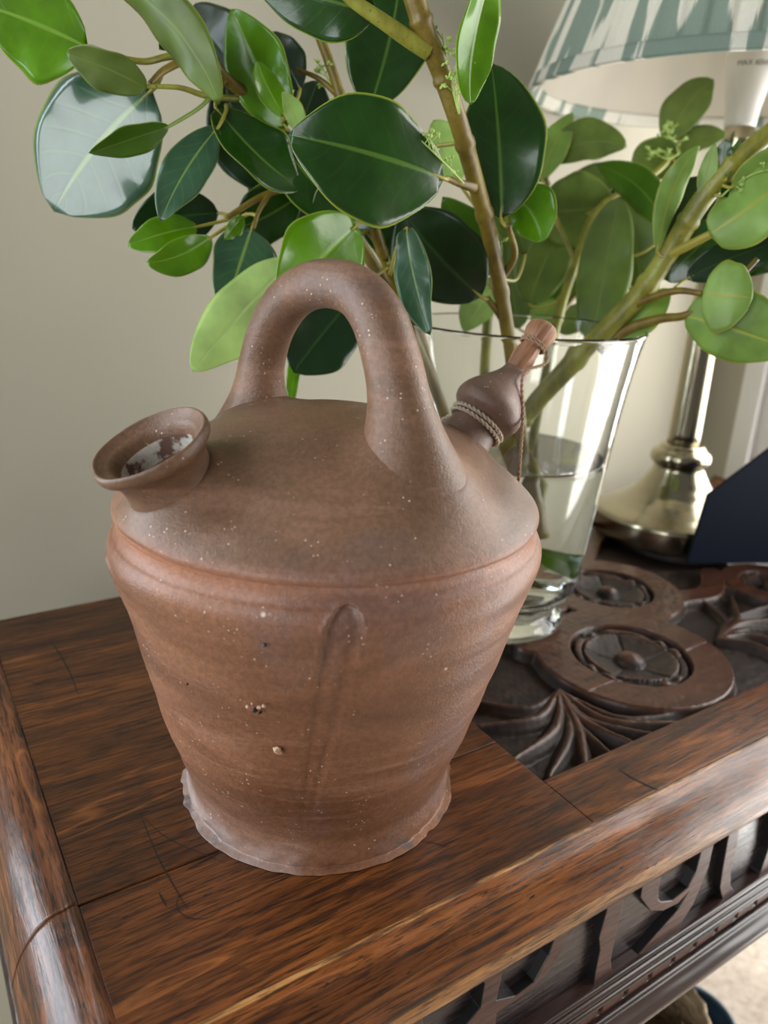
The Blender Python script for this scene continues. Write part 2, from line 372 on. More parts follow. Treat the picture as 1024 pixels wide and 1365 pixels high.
# moulded edges: profile swept along the front, left, right and back
prof = [(0, -.0002), (.0010, .0008), (.0026, .0012), (.0048, .0006), (.0062, .0000), (.0100, -.0002), (.0140, -.0018), (.0180, -.0048), (.0218, -.0092), (.0250, -.0145),
        (.0276, -.0205), (.0296, -.0268), (.0310, -.0320), (.0308, -.0362), (.0285, -.0395), (.020, -.0405), (0, -.0405)]
nz = vnoise(3)
def sweep_edge(name, a, b, out, su, mat, n=160, crack=None, miter=True):
    a, b, out = np.array(a, float), np.array(b, float), np.array(out, float); d = (b-a)/np.linalg.norm(b-a)
    V = []
    for i in range(n+1):
        t = i/n
        for u, z in prof:
            uu = u*su
            k0, k1 = (0, 1) if miter else (0, 0)
            p = a*(1-t)+b*t + (d*uu*mita[0]*(-(1-t)) + d*uu*mita[1]*t) + out*uu
            w = nz(np.array([[*(p*1.)[:2], z*3]]), 26)[0]*.00035+nz(np.array([[*(p*1.)[:2], z*3]]), 90)[0]*.00018
            V.append((p[0], p[1], z+w*(1 if u > 0 else 0)-0))
    m = len(prof); Fc = [(i*m+j, i*m+j+1, (i+1)*m+j+1, (i+1)*m+j) for i in range(n) for j in range(m-1)]
    Fc += [(i*m+m-1, i*m, (i+1)*m, (i+1)*m+m-1) for i in range(n)]
    Fc += [tuple(range(m))[::-1], tuple(n*m+j for j in range(m))]
    mi = []
    for i in range(n):
        w1_ = vnoise(40)(np.array([[i*.013, 0, 0]]), 30)[0]; w2_ = vnoise(41)(np.array([[i*.013, 0, 0]]), 30)[0]
        mi += [1 if (j < 3 or j in (11, 12)) else 0 for j in range(m-1)]
    mi += [0]*n+[0, 0]
    o = mesh_obj(name, np.array(V)-TO, Fc, [mat, M['oak_worn'] if worn else mat], T, midx=mi)
    o.data.polygons[len(Fc)-1].use_smooth = False; o.data.polygons[len(Fc)-2].use_smooth = False
    return o
worn = True
mita = (1.4, 1.4)
sweep_edge('front_moulding', (X0, Y0, 0), (X1, Y0, 0), (0, -1, 0), .70, M['oak_edge'], 260)
mita = (0, 0.); worn = False
sweep_edge('left_moulding', (X0, Y1, 0), (X0, JY+g, 0), (-1, 0, 0), 1.0, M['oak_end'])
mita = (0, .68)
sweep_edge('left_moulding', (X0, JY-g, 0), (X0, Y0, 0), (-1, 0, 0), 1.0, M['oak_end'], 60)
mita = (1, 1)
sweep_edge('right_moulding', (X1, Y0, 0), (X1, Y1, 0), (1, 0, 0), 1.0, M['oak_end'], 60)
# ---- carved panel as real relief
def carved_panel():
    st = .00095; xs = np.arange(PX0, PX1+1e-6, st); ys = np.arange(PY0, PY1+1e-6, st); nx, ny = len(xs), len(ys)
    Xg, Yg = np.meshgrid(xs, ys, indexing='ij'); X, Yy = Xg.ravel(), Yg.ravel()
    H = np.full(X.shape, -.0105) + vnoise(5)(np.stack([X, Yy, 0*X], 1), 160)*.0003
    def put(h): np.maximum(H, h, out=H)
    def rosette(cx, cy, R, np_=6):
        dx, dy = X-cx, Yy-cy; r = np.hypot(dx, dy)/R; a = np.arctan2(dy, dx)
        # flat strap ring
        ring = sstep(2.02, 1.93, r)*sstep(1.16, 1.22, r)*.0100-.0105
        put(ring)
        bead = -.0070+.0052*sstep(1.16, 1.08, r)*sstep(.93, 1.0, r)*(.74+.26*np.sin(a*9+2.2*np.sin(a*4)))
        m = r < 1.16; H[m] = np.maximum(-.0105, bead[m])
        bowl = -.0092+.0062*(r/.93)**2+.0013*np.abs(np.sin(a*2.5+.6))*r-.0012*np.exp(-(np.sin(a*2.5+.6)/.12)**2)*sstep(.28, .5, r)
        m2 = r < .93; H[m2] = bowl[m2]
        boss = -.0078+.0072*np.sqrt(np.clip(1-(r/.30)**2, 0, 1)); m3 = r < .30; H[m3] = boss[m3]
    def frond(p0, p1, c, wd, hh, ribs=True):
        # a curved tapering leaf lobe with a ridge and a hollow edge
        P = catmull([p0, c, p1], 90); best = np.full(X.shape, 9.); tt = np.zeros(X.shape)
        bb = (X > P[:, 0].min()-wd*2) & (X < P[:, 0].max()+wd*2) & (Yy > P[:, 1].min()-wd*2) & (Yy < P[:, 1].max()+wd*2)
        ix = np.where(bb)[0]
        D = np.hypot(X[ix][:, None]-P[:, 0], Yy[ix][:, None]-P[:, 1]); k = D.argmin(1); d = D.min(1); t = k/89.
        ww = wd*(.35+.9*np.sin(PI*np.clip(t*.8+.12, 0, 1)))
        q = d/ww; h = hh*(1-q**2)-.0013*np.exp(-((q-.55)/.16)**2); h = np.where(q < 1, h, -1)
        H[ix] = np.maximum(H[ix], -.0105+np.clip(h, 0, None))
    def band(pts, wd, hh):
        P = catmull(pts, 60); ix = np.where((X > P[:, 0].min()-wd) & (X < P[:, 0].max()+wd) & (Yy > P[:, 1].min()-wd) & (Yy < P[:, 1].max()+wd))[0]
        D = np.hypot(X[ix][:, None]-P[:, 0], Yy[ix][:, None]-P[:, 1]).min(1)
        H[ix] = np.maximum(H[ix], -.0105+hh*sstep(wd, wd*.86, D))
    A = (.2720, .0060); B = (.3500, .0980)
    # spreading acanthus towards the corners
    def fan(ox, oy, dirs, ln, wd):
        for k, (ang, l, bend) in enumerate(dirs):
            a = math.radians(ang); e = (ox+math.cos(a)*ln*l, oy+math.sin(a)*ln*l)
            c = (ox+math.cos(a+bend)*ln*l*.5, oy+math.sin(a+bend)*ln*l*.5)
            frond((ox, oy), e, c, wd, .0088-.001*(k % 2))
    fan(.1890, -.0020, [(208, 1.05, .25), (222, 1.12, .2), (236, 1.02, .1), (252, .86, -.15), (268, .78, -.3), (286, .84, -.45), (304, .98, -.5), (318, 1.1, -.5), (184, .9, .35), (160, .8, .45)], .085, .0058)
    fan(.3600, -.0085, [(-45, .75, .5), (-25, .95, .4), (-8, 1.1, .3), (10, 1.15, .2), (28, 1.1, -.2), (46, .9, -.4), (-68, .6, .4)], .085, .0056)
    fan(.4550, .0500, [(-60, .9, .4), (-35, 1.1, .3), (-10, 1.2, .2), (15, 1.1, -.2), (-85, .8, .3), (40, 1., -.4)], .08, .0056)
    fan(.2300, .1700, [(150, 1., .3), (175, 1.1, .3), (200, 1., -.2), (120, .9, .3), (225, .9, -.2), (95, .8, -.2)], .08, .006)
    fan(.1700, .0700, [(120, .8, .3), (150, 1., .3), (180, .9, .3), (210, .8, -.2), (90, .9, -.2)], .07, .006)
    rosette(B[0], B[1], .033); rosette(A[0], A[1], .0375)
    band([(.215, .055), (.245, .085), (.285, .100)], .015, .0100)
    band([(.330, .035), (.355, .045), (.385, .055), (.43, .05), (.47, .075)], .012, .0100)
    for C2, R in (((.5, .035), .022), ((.53, .16), .033), ((.57, -.02), .026)): rosette(C2[0], C2[1], R)
    band([(.38, .16), (.44, .20), (.50, .21)], .014, .0100)
    # raised lip against the frame
    ch = np.stack([X, Yy, 0*X], 1); H2 = H+vnoise(9)(ch, 420)*.00016
    # a long split across the strap ring
    lx = np.abs((Yy-(-.0165))-(X-.19)*.035); H2 -= .0012*(lx < .0006)*((X > .185) & (X < .345))*(H2 > -.004)
    V = np.stack([X, Yy, np.minimum(H2, -.0004)], 1)-TO
    idx = np.arange(nx*ny).reshape(nx, ny); a = idx[:-1, :-1].ravel(); b_ = idx[1:, :-1].ravel(); c = idx[1:, 1:].ravel(); d = idx[:-1, 1:].ravel()
    me = bpy.data.meshes.new('carved_panel'); n = len(a)
    me.vertices.add(nx*ny); me.vertices.foreach_set('co', V.astype(np.float32).ravel())
    me.loops.add(n*4); me.loops.foreach_set('vertex_index', np.stack([a, b_, c, d], 1).ravel().astype(np.int32))
    me.polygons.add(n); me.polygons.foreach_set('loop_start', np.arange(0, n*4, 4, dtype=np.int32)); me.polygons.foreach_set('loop_total', np.full(n, 4, dtype=np.int32))
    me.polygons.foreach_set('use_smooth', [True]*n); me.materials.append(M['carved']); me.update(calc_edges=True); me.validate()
    # recentre the heights so the material can read them
    o = bpy.data.objects.new('carved_panel', me); link(o, T)
    me.transform(Matrix.Translation(Vector((0, 0, TO[2])))); o.location = (0, 0, -TO[2])
    return o
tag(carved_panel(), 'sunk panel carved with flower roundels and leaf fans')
tb('panel_bed', PX0-.004, PX1+.004, PY0-.004, PY1+.004, -TH-.006, -.013, M['oak_dark'])
# ---- apron: dark ground, raised carved characters, reeded lower moulding
AY = -.118
tb('apron', X0-.004, X1+.004, AY, AY+.02, -.1475, -.0405, M['oak_dark'])
tb('apron', X0-.012, X0+.008, AY+.021, Y1, -.1475, -.0405, M['oak_dark'])
tb('apron', X1-.008, X1+.012, AY+.021, Y1, -.1475, -.0405, M['oak_dark'])
tb('apron', X0+.01, X1-.01, Y1-.02, Y1-.001, -.1475, -.0405, M['oak_dark'])
RY = AY-.0055
def relief(pts, off, k, name='carved_letter', y=RY):
    P = [onY(off[0]+x*k, off[1]+yy*k, y) for x, yy in pts]
    bm = bmesh.new(); fr = [bm.verts.new((p[0]-TO[0], y-TO[1], p[2]-TO[2])) for p in P]; bc = [bm.verts.new((p[0]-TO[0], AY+.001-TO[1], p[2]-TO[2])) for p in P]
    bm.faces.new(fr); bm.faces.new(bc[::-1]); n = len(P)
    for i in range(n): bm.faces.new((fr[i], fr[(i+1) % n], bc[(i+1) % n], bc[i])[::-1])
    bmesh.ops.recalc_face_normals(bm, faces=bm.faces)
    me = bpy.data.meshes.new(name); bm.to_mesh(me); bm.free(); me.materials.append(M['oak_relief']); me.materials.append(M['shade_marks'])
    for p_ in me.polygons: p_.material_index = 0 if abs(p_.normal.y) > .9 else 1  # side walls coloured black to stand for the shade beside each letter
    o = bpy.data.objects.new(name, me); link(o, T)
    m = o.modifiers.new('bevel', 'BEVEL'); m.width = .0005; m.segments = 2; m.limit_method = 'ANGLE'
    return o
o2 = (760, 1060); k2 = .2578; o1 = (500, 1180); k1 = .293
relief([(300, 380), (275, 560), (245, 690), (212, 850), (218, 920), (200, 1010), (80, 1090), (118, 1010), (130, 930), (156, 800), (150, 740), (190, 600), (200, 500)], o2, k2)
relief([(380, 440), (480, 380), (458, 490), (458, 535), (470, 552), (530, 545), (610, 480), (650, 400), (685, 270), (750, 230), (718, 370), (700, 415), (640, 560), (560, 690), (440, 850), (240, 985), (300, 885), (440, 725), (560, 590), (612, 503), (560, 560), (480, 600), (415, 598), (365, 530)], o2, k2)
relief([(835, 130), (885, 110), (862, 280), (832, 400), (832, 470), (866, 516), (915, 500), (985, 400), (1025, 280), (1050, 60), (1115, 40), (1090, 300), (1010, 470), (900, 560), (830, 620), (800, 590), (776, 480), (792, 370)], o2, k2)
relief([(1120, 90), (1180, 60), (1150, 250), (1170, 330), (1100, 400), (1080, 380)], o2, k2)
relief([(90, 560), (215, 500), (212, 580), (235, 700), (40, 800)], o1, k1)
relief([(470, 385), (580, 335), (575, 430), (553, 527), (640, 505), (725, 440), (790, 320), (825, 220), (895, 170), (850, 300), (800, 385), (700, 485), (555, 580), (540, 700), (300, 800), (370, 690), (480, 560), (499, 450)], o1, k1)
for i in range(5):                                     # the row goes on beyond the picture's edge
    x = .335+i*.075
    V = [(x, -.045), (x+.012, -.045), (x+.010, -.065), (x+.013, -.084), (x+.006, -.086), (x-.004, -.084), (x, -.066)]
    P = [(a, b) for a, b in V]
    bm = bmesh.new(); fr = [bm.verts.new((a-TO[0], RY-TO[1], b-TO[2])) for a, b in P]; bc = [bm.verts.new((a-TO[0], AY+.001-TO[1], b-TO[2])) for a, b in P]
    bm.faces.new(fr); bm.faces.new(bc[::-1])
    for j in range(len(P)): bm.faces.new((fr[j], bc[j], bc[(j+1) % len(P)], fr[(j+1) % len(P)]))
    bmesh.ops.recalc_face_normals(bm, faces=bm.faces)
    me = bpy.data.meshes.new('carved_letter'); bm.to_mesh(me); bm.free(); me.materials.append(M['oak_relief']); link(bpy.data.objects.new('carved_letter', me), T)
rp = [(.000, -.080), (.0085, -.080), (.0100, -.0815), (.0098, -.0835), (.0085, -.0848), (.0105, -.0858), (.0118, -.0875), (.0112, -.0895), (.0095, -.0908), (.0118, -.0920), (.0128, -.0938), (.0120, -.0955), (.0085, -.0968),
      (.0085, -.1090), (.0125, -.1100), (.0140, -.1118), (.0125, -.1136), (.0105, -.1142), (.0135, -.1156), (.0165, -.1180), (.0185, -.1215), (.0200, -.1255), (.0195, -.1300), (.0165, -.1335), (.000, -.1350)]
rp = [(u, -.1035+(z+.080)*.81) for u, z in rp]
rp = [(u-.0016 if k in (4, 8, 12, 19) else u, z) for k, (u, z) in enumerate(rp)]
def ridge(name, a, b, out):
    V = []; a, b, out = map(np.array, (a, b, out)); n = 60; pf = catmull(rp, 110)
    for i in range(n+1):
        t = i/n
        for u, z in pf:
            p = a*(1-t)+b*t+np.array(out)*u; V.append((p[0], p[1], z+.00012*math.sin(i*1.7+z*900)))
    m = len(pf); Fc = [(i*m+j, i*m+(j+1) % m, (i+1)*m+(j+1) % m, (i+1)*m+j) for i in range(n) for j in range(m)]
    Fc += [tuple(range(m))[::-1], tuple(n*m+j for j in range(m))]
    o = mesh_obj(name, np.array(V)-TO, Fc, M['reed'], T); return o
ridge('reeded_moulding', (X0-.02, AY+.001, 0), (X1+.02, AY+.001, 0), (0, -1, 0))
ridge('reeded_moulding', (X0-.011, Y1, 0), (X0-.011, AY+.0215, 0), (-1, 0, 0))
den = box('dentil', -.0088, .0088, -.0009, .0022, -.0044, .0044, M['oak_relief'], T, .0006)
DZ_ = -.1035+(-.1029+.080)*.81
den.location = (-.13-TO[0], AY-.0085-TO[1], DZ_-TO[2])
for i in range(1, 42):
    c = den.copy(); link(c, T); c.location = (-.13+i*.0215-TO[0], AY-.0085-TO[1], DZ_-TO[2])
leg_prof = smooth_prof([(.030, 0), (.032, .03), (.022, .06), (.026, .08), (.018, .11), (.030, .26), (.036, .34), (.028, .39), (.017, .41), (.027, .43), (.020, .45), (.030, .475), (.030, .478)], 60)
V, Fc = lathe(leg_prof, 32); lg = mesh_obj('leg', V, Fc, M['oak_dark'], T)
for i, (x, y) in enumerate(((X0+.045, Y0+.045), (X1-.045, Y0+.045), (X0+.045, Y1-.055), (X1-.045, Y1-.055))):
    c = lg if i == 0 else link(lg.copy(), T); c.location = (x-TO[0], y-TO[1], 0)

# ================================================================== the clay jug
J = empty('clay_jug', (0, 0, 0)); tag(J, 'unglazed reddish-brown clay water jug with looped handle and two spouts', 'jug')
SH = np.array([.8417, -.5381])*.0028
def azdir(d): a = math.radians(d); return np.array([math.cos(a), math.sin(a), 0])
e = azdir(100)
hp = [(.0700, .150), (.0690, .168), (.0665, .184), (.0615, .207), (.0555, .2265), (.0475, .2425), (.0350, .2560), (.0190, .2645), (0, .2680), (-.0190, .2655), (-.0330, .2555), (-.0425, .2390), (-.0500, .2200), (-.0575, .2040), (-.0640, .1860), (-.0665, .170), (-.0670, .150)]
HP = catmull([e*t+np.array([.0015, -.001, z]) for t, z in hp], 150)
HR = [.0180, .0165, .0148, .0124, .0118, .0114, .0112, .0110, .0110, .0113, .0120, .0128, .0138, .0155, .0178, .0200, .0210]
HRi = np.interp(np.linspace(0, 1, 150), np.linspace(0, 1, len(HR)), HR)
mc = np.array([-.0885, -.0145, .2055]); mn = np.array([-.43, -.05, .86]); mn /= np.linalg.norm(mn)
p0 = np.array([.078, 0, .176]); pd = np.array([.052, 0, .056]); pd /= np.linalg.norm(pd)
def cyl_d(V, a, d, r, L):
    w = V-a; t = np.clip(w@d, 0, L); return np.linalg.norm(w-np.outer(t, d), axis=1)-r
def tube_d(V):
    D = np.linalg.norm(V[:, None]-HP[None, ::2], axis=2)-HRi[::2]; return D.min(1)
def blend_body(V):
    V = V.copy(); ix = np.where(V[:, 2] > .162)[0]; Q = V[ix]; up_ = np.zeros(len(ix))
    for c0 in range(0, len(ix), 8000):
        q = Q[c0:c0+8000]; d = tube_d(q); k = .020; h = np.clip(1-np.abs(np.maximum(d, 0))/k, 0, 1); u = h*h*k*.30
        d = cyl_d(q, mc-mn*.05, mn, .020, .05); k = .018; h = np.clip(1-np.maximum(d, 0)/k, 0, 1); u = np.maximum(u, h*h*k*.30)
        d = cyl_d(q, p0-pd*.03, pd, .016, .03); k = .016; h = np.clip(1-np.maximum(d, 0)/k, 0, 1); u = np.maximum(u, h*h*k*.28)
        up_[c0:c0+8000] = u
    nr = Q.copy(); nr[:, 2] = 0; rr = np.linalg.norm(nr, axis=1)+1e-9; nr /= rr[:, None]; sl = np.clip(rr/.105, 0, 1)
    N_ = nr*(sl*.55)[:, None]; N_[:, 2] = 1; N_ /= np.linalg.norm(N_, axis=1)[:, None]
    V[ix] = Q+N_*up_[:, None]; return V
DR = np.array([0, .012, .027, .042, .056, .069, .080, .090, .0975, .1015, .103]); DZ = np.array([.2108, .2105, .2092, .206, .201, .1945, .1875, .1808, .1745, .1700, .167])
def blend_part(V, cen, k=.020, a=.30):
    """swell a limb where it meets the dome"""
    V = np.array(V); r = np.hypot(V[:, 0], V[:, 1]); d = (V[:, 2]-np.interp(r, DR, DZ))*.93
    h = np.clip(1-np.maximum(d, 0)/k, 0, 1); w = V-cen; w[:, 2] *= .2; w /= np.linalg.norm(w, axis=1)[:, None]+1e-9
    return V+w*(h*h*k*a)[:, None]
def jug_body():
    base = [(.0, .0), (.0705, .0), (.0722, .0012), (.0727, .006), (.0720, .0115), (.0716, .0155), (.0726, .020), (.0772, .034), (.0828, .050), (.0880, .070), (.0930, .091), (.0980, .113), (.1028, .132), (.1057, .1430), (.1063, .1480), (.1058, .1515), (.1045, .1540), (.1028, .1556),
            (.1018, .1578), (.1014, .1606), (.1017, .1634), (.1030, .1650), (.1035, .1668), (.1022, .1695), (.0985, .1735), (.0905, .1805), (.0800, .1875), (.0690, .1945), (.0560, .2010), (.0420, .2060), (.0270, .2092), (.0120, .2105), (.0, .2108)]
    P = catmull(base, 380); n = 440
    P[:, 0] = np.clip(P[:, 0], 0, None); P[:, 1] = np.clip(P[:, 1], 0, None)
    a = np.linspace(0, 2*PI, n, endpoint=False); r = P[:, 0][:, None]*np.ones(n); z = P[:, 1][:, None]*np.ones(n); A = np.ones((len(P), 1))*a
    X = np.stack([r*np.cos(A), r*np.sin(A), z], -1).reshape(-1, 3); f1 = vnoise(11)
    dr = (f1(X, 28)*.0006+f1(X*[1, 1, 3], 70)*.00022).reshape(r.shape)
    low = sstep(.02, .06, z)*sstep(.157, .148, z)
    dr += low*.00009*np.sin(z*900+2*np.sin(A))*(.5+.5*np.sin(z*130+A))                       # throwing rings
    def adiff(c): d = A-math.radians(c); return (d+PI) % (2*PI)-PI
    # thumb-pressed upright strokes with a raised lip
    for c, zt, zb, hw, dp in ((245.5, .1575, .028, .066, .0020), (170, .146, .03, .11, .0030), (332, .140, .03, .08, .002)):
        w = hw*(1.12-.55*sstep(.12, .03, z)); q = np.abs(adiff(c)+(.1575-z)*1.1*(c == 245.5))/w; qt = np.clip((z-(zt-.014))/.014, 0, 1.5)
        e = np.sqrt(q**2+qt**2)
        m = sstep(1.02, .80, e)*sstep(zb-.01, zb+.05, z); dr -= m*dp*(.55+.45*sstep(.10, .13, z))
        lip = np.exp(-((e-1.05)/.09)**2)*sstep(.115, .14, z)*sstep(.1592, .156, z); dr += lip*.0012
        dr += np.exp(-((q-.15)/.12)**2)*sstep(zt, zt-.02, z)*sstep(zb, zb+.04, z)*.0007
    # chipped foot
    f2 = vnoise(15, 40); ch = f2(X, 150).reshape(r.shape); dr -= sstep(.009, .002, z)*sstep(.3, 1.2, ch)*.0014
    dr += sstep(.012, .006, z)*f2(X, 330).reshape(r.shape)*.0003
    rr_ = np.clip(r+dr*(r > .02), 0, None)
    sh = sstep(.02, .15, z)
    V = np.stack([rr_*np.cos(A)+SH[0]*sh, rr_*np.sin(A)+SH[1]*sh, z+(f1(X, 40).reshape(r.shape)*.0005)*sstep(.15, .2, z)], -1).reshape(-1, 3)
    V = blend_body(V)
    k = np.arange(n); Fc = []
    for i in range(len(P)-1):
        q = np.stack([i*n+k, i*n+(k+1) % n, (i+1)*n+(k+1) % n, (i+1)*n+k], 1); Fc += [tuple(map(int, x)) for x in q]
    return mesh_obj('body', V, Fc, M['clay'], J)
jug_body()
# handle: arch in the plane 100 / 280 degrees
V, Fc = tube_data(HP, HRi, 44, 1.0, ref=azdir(10))
V = np.array(V); V += (vnoise(21)(V, 60)*.0004)[:, None]*np.array([.5, .5, .5])
cc = np.vstack([np.repeat(HP, 44, axis=0)]); V[:len(cc)] = blend_part(V[:len(cc)], cc, .022, .30)
mesh_obj('handle', V, Fc, M['clay'], J)
# filler spout
def oriented(V, origin, zdir, xref=(0, 0, 1)):
    z = np.array(zdir, float); z /= np.linalg.norm(z); x = np.array(xref, float); x -= x.dot(z)*z; x /= np.linalg.norm(x); y = np.cross(z, x)
    return np.array(origin)+np.outer(V[:, 0], x)+np.outer(V[:, 1], y)+np.outer(V[:, 2], z)
mc = np.array([-.0885, -.0145, .2055]); mn = np.array([-.43, -.05, .86]); mn /= np.linalg.norm(mn)
pr = [(.036, -.046), (.0290, -.038), (.0235, -.0300), (.0205, -.0225), (.0195, -.0150), (.0206, -.0095), (.0228, -.0064), (.0248, -.0045), (.0257, -.0024), (.0254, .0000), (.0243, .0007), (.0229, -.0006), (.0212, -.0020), (.0194, -.0032),
      (.0180, -.0052), (.0168, -.0090), (.0160, -.0160), (.0155, -.0230), (.0150, -.0290), (.0, -.0295)]
P2 = catmull(pr, 110); n = 120; V, Fc = lathe(P2, n, False, False); V = V+0
f3 = vnoise(31, 40); ang = np.arctan2(V[:, 1], V[:, 0]); rad = np.hypot(V[:, 0], V[:, 1])
d = f3(V, 90)*.0005; V[:, :2] *= (1+d/np.maximum(rad, .004))[:, None]; V[:, 2] += f3(V, 50)*.0006
V = oriented(V, mc, mn)
# chips on the near-lower lip
lipc = pt(170, 645, .345)
dd = np.linalg.norm(V-pt(165, 640, .345), axis=1); cm = sstep(.022, .008, dd)*(f3(V, 230) > .0)
V = V-np.outer(cm*.0016*(.5+np.abs(f3(V, 500))), mn)
mi = []
for i in range(len(P2)-1):
    for k in range(n):
        q = V[i*n+k]; mi.append(1 if (48 < i < 62 and np.linalg.norm(q-pt(165, 642, .345)) < .019+.004*math.sin(k*1.3)) else (2 if i > 84 else 0))
mesh_obj('filler_spout', V, Fc, [M['clay'], M['chip'], M['scale']], J, midx=mi)
# pouring spout: neck, onion bulb and nozzle along one axis
p0 = np.array([.078, 0, .176]); pd = np.array([.052, 0, .056]); pd /= np.linalg.norm(pd)
ps = [(.0240, -.010), (.0205, .000), (.0165, .008), (.0145, .0155), (.0138, .0220), (.0140, .0260), (.0152, .0285), (.0186, .0315), (.0200, .0355), (.0196, .0395), (.0176, .0440), (.0140, .0495), (.0105, .0545), (.0082, .0590), (.0072, .0630), (.0060, .0635), (.0, .0636)]
P3 = catmull(ps, 90); V, Fc = lathe(P3, 72, False, False); V[:, :2] *= 1.0; V += (f3(V, 70)*.00035)[:, None]
mesh_obj('pouring_spout', oriented(V, p0, pd), Fc, M['clay2'], J)
# wooden peg
woodp = NB('whittled_wood'); nn = woodp.noise(woodp.coord('Object', (200, 200, 30)), 1.5, 4)
woodp.set(Base_Color=woodp.ramp(nn, [(.3, (.17, .075, .035)), (.7, (.40, .20, .105))]), Roughness=.55, Normal=woodp.bump(nn, .5, .001))
pb = p0+pd*.0605; pdir = np.array([.60, .02, .80]); pdir /= np.linalg.norm(pdir)
pegp = [(.0048, -.004), (.0062, .002), (.0068, .010), (.0064, .0165), (.0060, .0190), (.0066, .0210), (.0080, .0240), (.0086, .0285), (.0078, .0325), (.0046, .0345)]
P4 = catmull(pegp, 40); V, Fc = lathe(P4, 11, True, True); V += (f3(V, 200)*.0004)[:, None]
po = mesh_obj('wooden_peg', V, Fc, woodp.m, smooth=False); po.matrix_world = Matrix(((0, 0, 0, 0),)*4)
zz = Vector(pdir); xx = Vector((0, 1, 0)); xx = (xx-xx.dot(zz)*zz).normalized(); yy = zz.cross(xx)
po.matrix_world = Matrix([[xx[i], yy[i], zz[i], pb[i]] for i in range(3)]+[[0, 0, 0, 1]])
tag(po, 'whittled brown wooden peg plugging the narrow spout of the jug', 'peg')
# cord: two turns round the neck, a run hanging to the peg
cm_ = NB('natural_cord'); cw = cm_.n('TexWave'); cm_.put(cw.inputs['Vector'], cm_.coord('UV', (1, 1, 1))); cw.inputs['Scale'].default_value = 40
cm_.set(Base_Color=(.50, .41, .31), Roughness=.9)
def rope(pts, r, strands=2, pitch=.006):
    P = catmull(pts, max(30, len(pts)*10)); s = np.r_[0, np.cumsum(np.linalg.norm(np.diff(P, axis=0), axis=1))]
    ns = int(s[-1]/.0008)+8; tt = np.linspace(0, s[-1], ns); Q = np.stack([np.interp(tt, s, P[:, c]) for c in range(3)], 1)
    Tn = np.gradient(Q, axis=0); Tn /= np.linalg.norm(Tn, axis=1)[:, None]; u = np.array([.2, .5, .84]); parts = []
    U = [];
    for i in range(ns): u = u-u.dot(Tn[i])*Tn[i]; u /= np.linalg.norm(u); U.append(u)
    U = np.array(U); Wv = np.cross(Tn, U)
    for k in range(strands):
        ph = 2*PI*tt/pitch+2*PI*k/strands; parts.append(tube_data(Q+r*.55*(np.cos(ph)[:, None]*U+np.sin(ph)[:, None]*Wv), r*.62, 6))
    return parts
xA = np.array([0, 1., 0]); yA = np.cross(pd, xA)
parts = []
for off, rr in ((.0235, .0156), (.0262, .0160)):
    parts += rope([p0+pd*(off+.0006*math.sin(a))+rr*(math.cos(a)*xA+math.sin(a)*yA) for a in np.linspace(0, 2*PI, 15)], .0011)
kn = p0+pd*.025+.0165*azdir(90)
parts += rope([kn, kn+np.array([-.004, .004, .000]), kn+np.array([-.010, .008, -.006]), kn+np.array([-.016, .010, -.010])], .0014)
tag(mesh_obj('neck_cord', *merge(parts), cm_.m), 'pale twisted cord wound twice round the neck below the bulb', 'cord')
tip = pb+pdir*.021
parts = []
for q in (0, .0016): parts += rope([tip-pdir*q+.0072*(math.cos(a)*np.array(xx)+math.sin(a)*np.array(yy)) for a in np.linspace(0, 2*PI, 11)], .0008)
s0 = tip+.0068*np.array([.75, -.6, .0])
parts += rope([s0, s0+np.array([-.001, -.003, -.010]), pt(698, 500, .418), pt(697, 560, .415), pt(692, 632, .412), pt(690, 660, .42)], .0009)
cm2 = plain('brown_cord', (.33, .21, .13), .9)
tag(mesh_obj('peg_cord', *merge(parts), cm2), 'thin brown cord tied to the wooden peg and hanging behind the shoulder', 'cord')

# ================================================================== glass vase and water
VX, VY = .2221, .1052
vase_out = [(.0, 0), (.046, 0), (.0520, .0018), (.0535, .0050), (.0510, .0085), (.0460, .0120), (.0445, .0150), (.0470, .0190), (.0525, .0240), (.0575, .0300), (.0605, .0380), (.0630, .0550), (.0655, .080), (.0685, .110), (.0715, .140), (.0748, .170), (.0785, .198), (.0822, .220), (.0850, .2318)]
vase_in = [(.0858, .2330), (.0850, .2340), (.0838, .2330), (.0800, .2200), (.0762, .198), (.0724, .170), (.0691, .140), (.0660, .110), (.0630, .080), (.0605, .055), (.0578, .040), (.0530, .0315), (.0420, .0260), (.0250, .0230), (.0, .0225)]
Pv = np.vstack([catmull(vase_out, 90), catmull(vase_in, 80)]); Pv[:, 0] = np.clip(Pv[:, 0], 1e-5, None)
V, Fc = lathe(Pv, 128, False, False)
va = mesh_obj('glass_vase', V, Fc, M['glass'], loc=(VX, VY, 0)); tag(va, 'clear flared glass vase on a low foot holding leafy branches', 'vase')
wi = [(.0, .0222), (.0250, .0227), (.0420, .0257), (.0532, .0312), (.0581, .0397), (.0608, .055), (.0633, .080), (.0663, .110), (.0690, .1365), (.0692, .1400), (.0686, .1404), (.066, .1396), (.0, .1394)]
Pw = smooth_prof(wi, 70); Pw[:, 0] = np.clip(Pw[:, 0], 1e-5, None); V, Fc = lathe(Pw, 128, False, False)
tag(mesh_obj('water', V, Fc, M['water'], loc=(VX, VY, 0)), 'clear water filling the lower half of the glass vase', 'water')

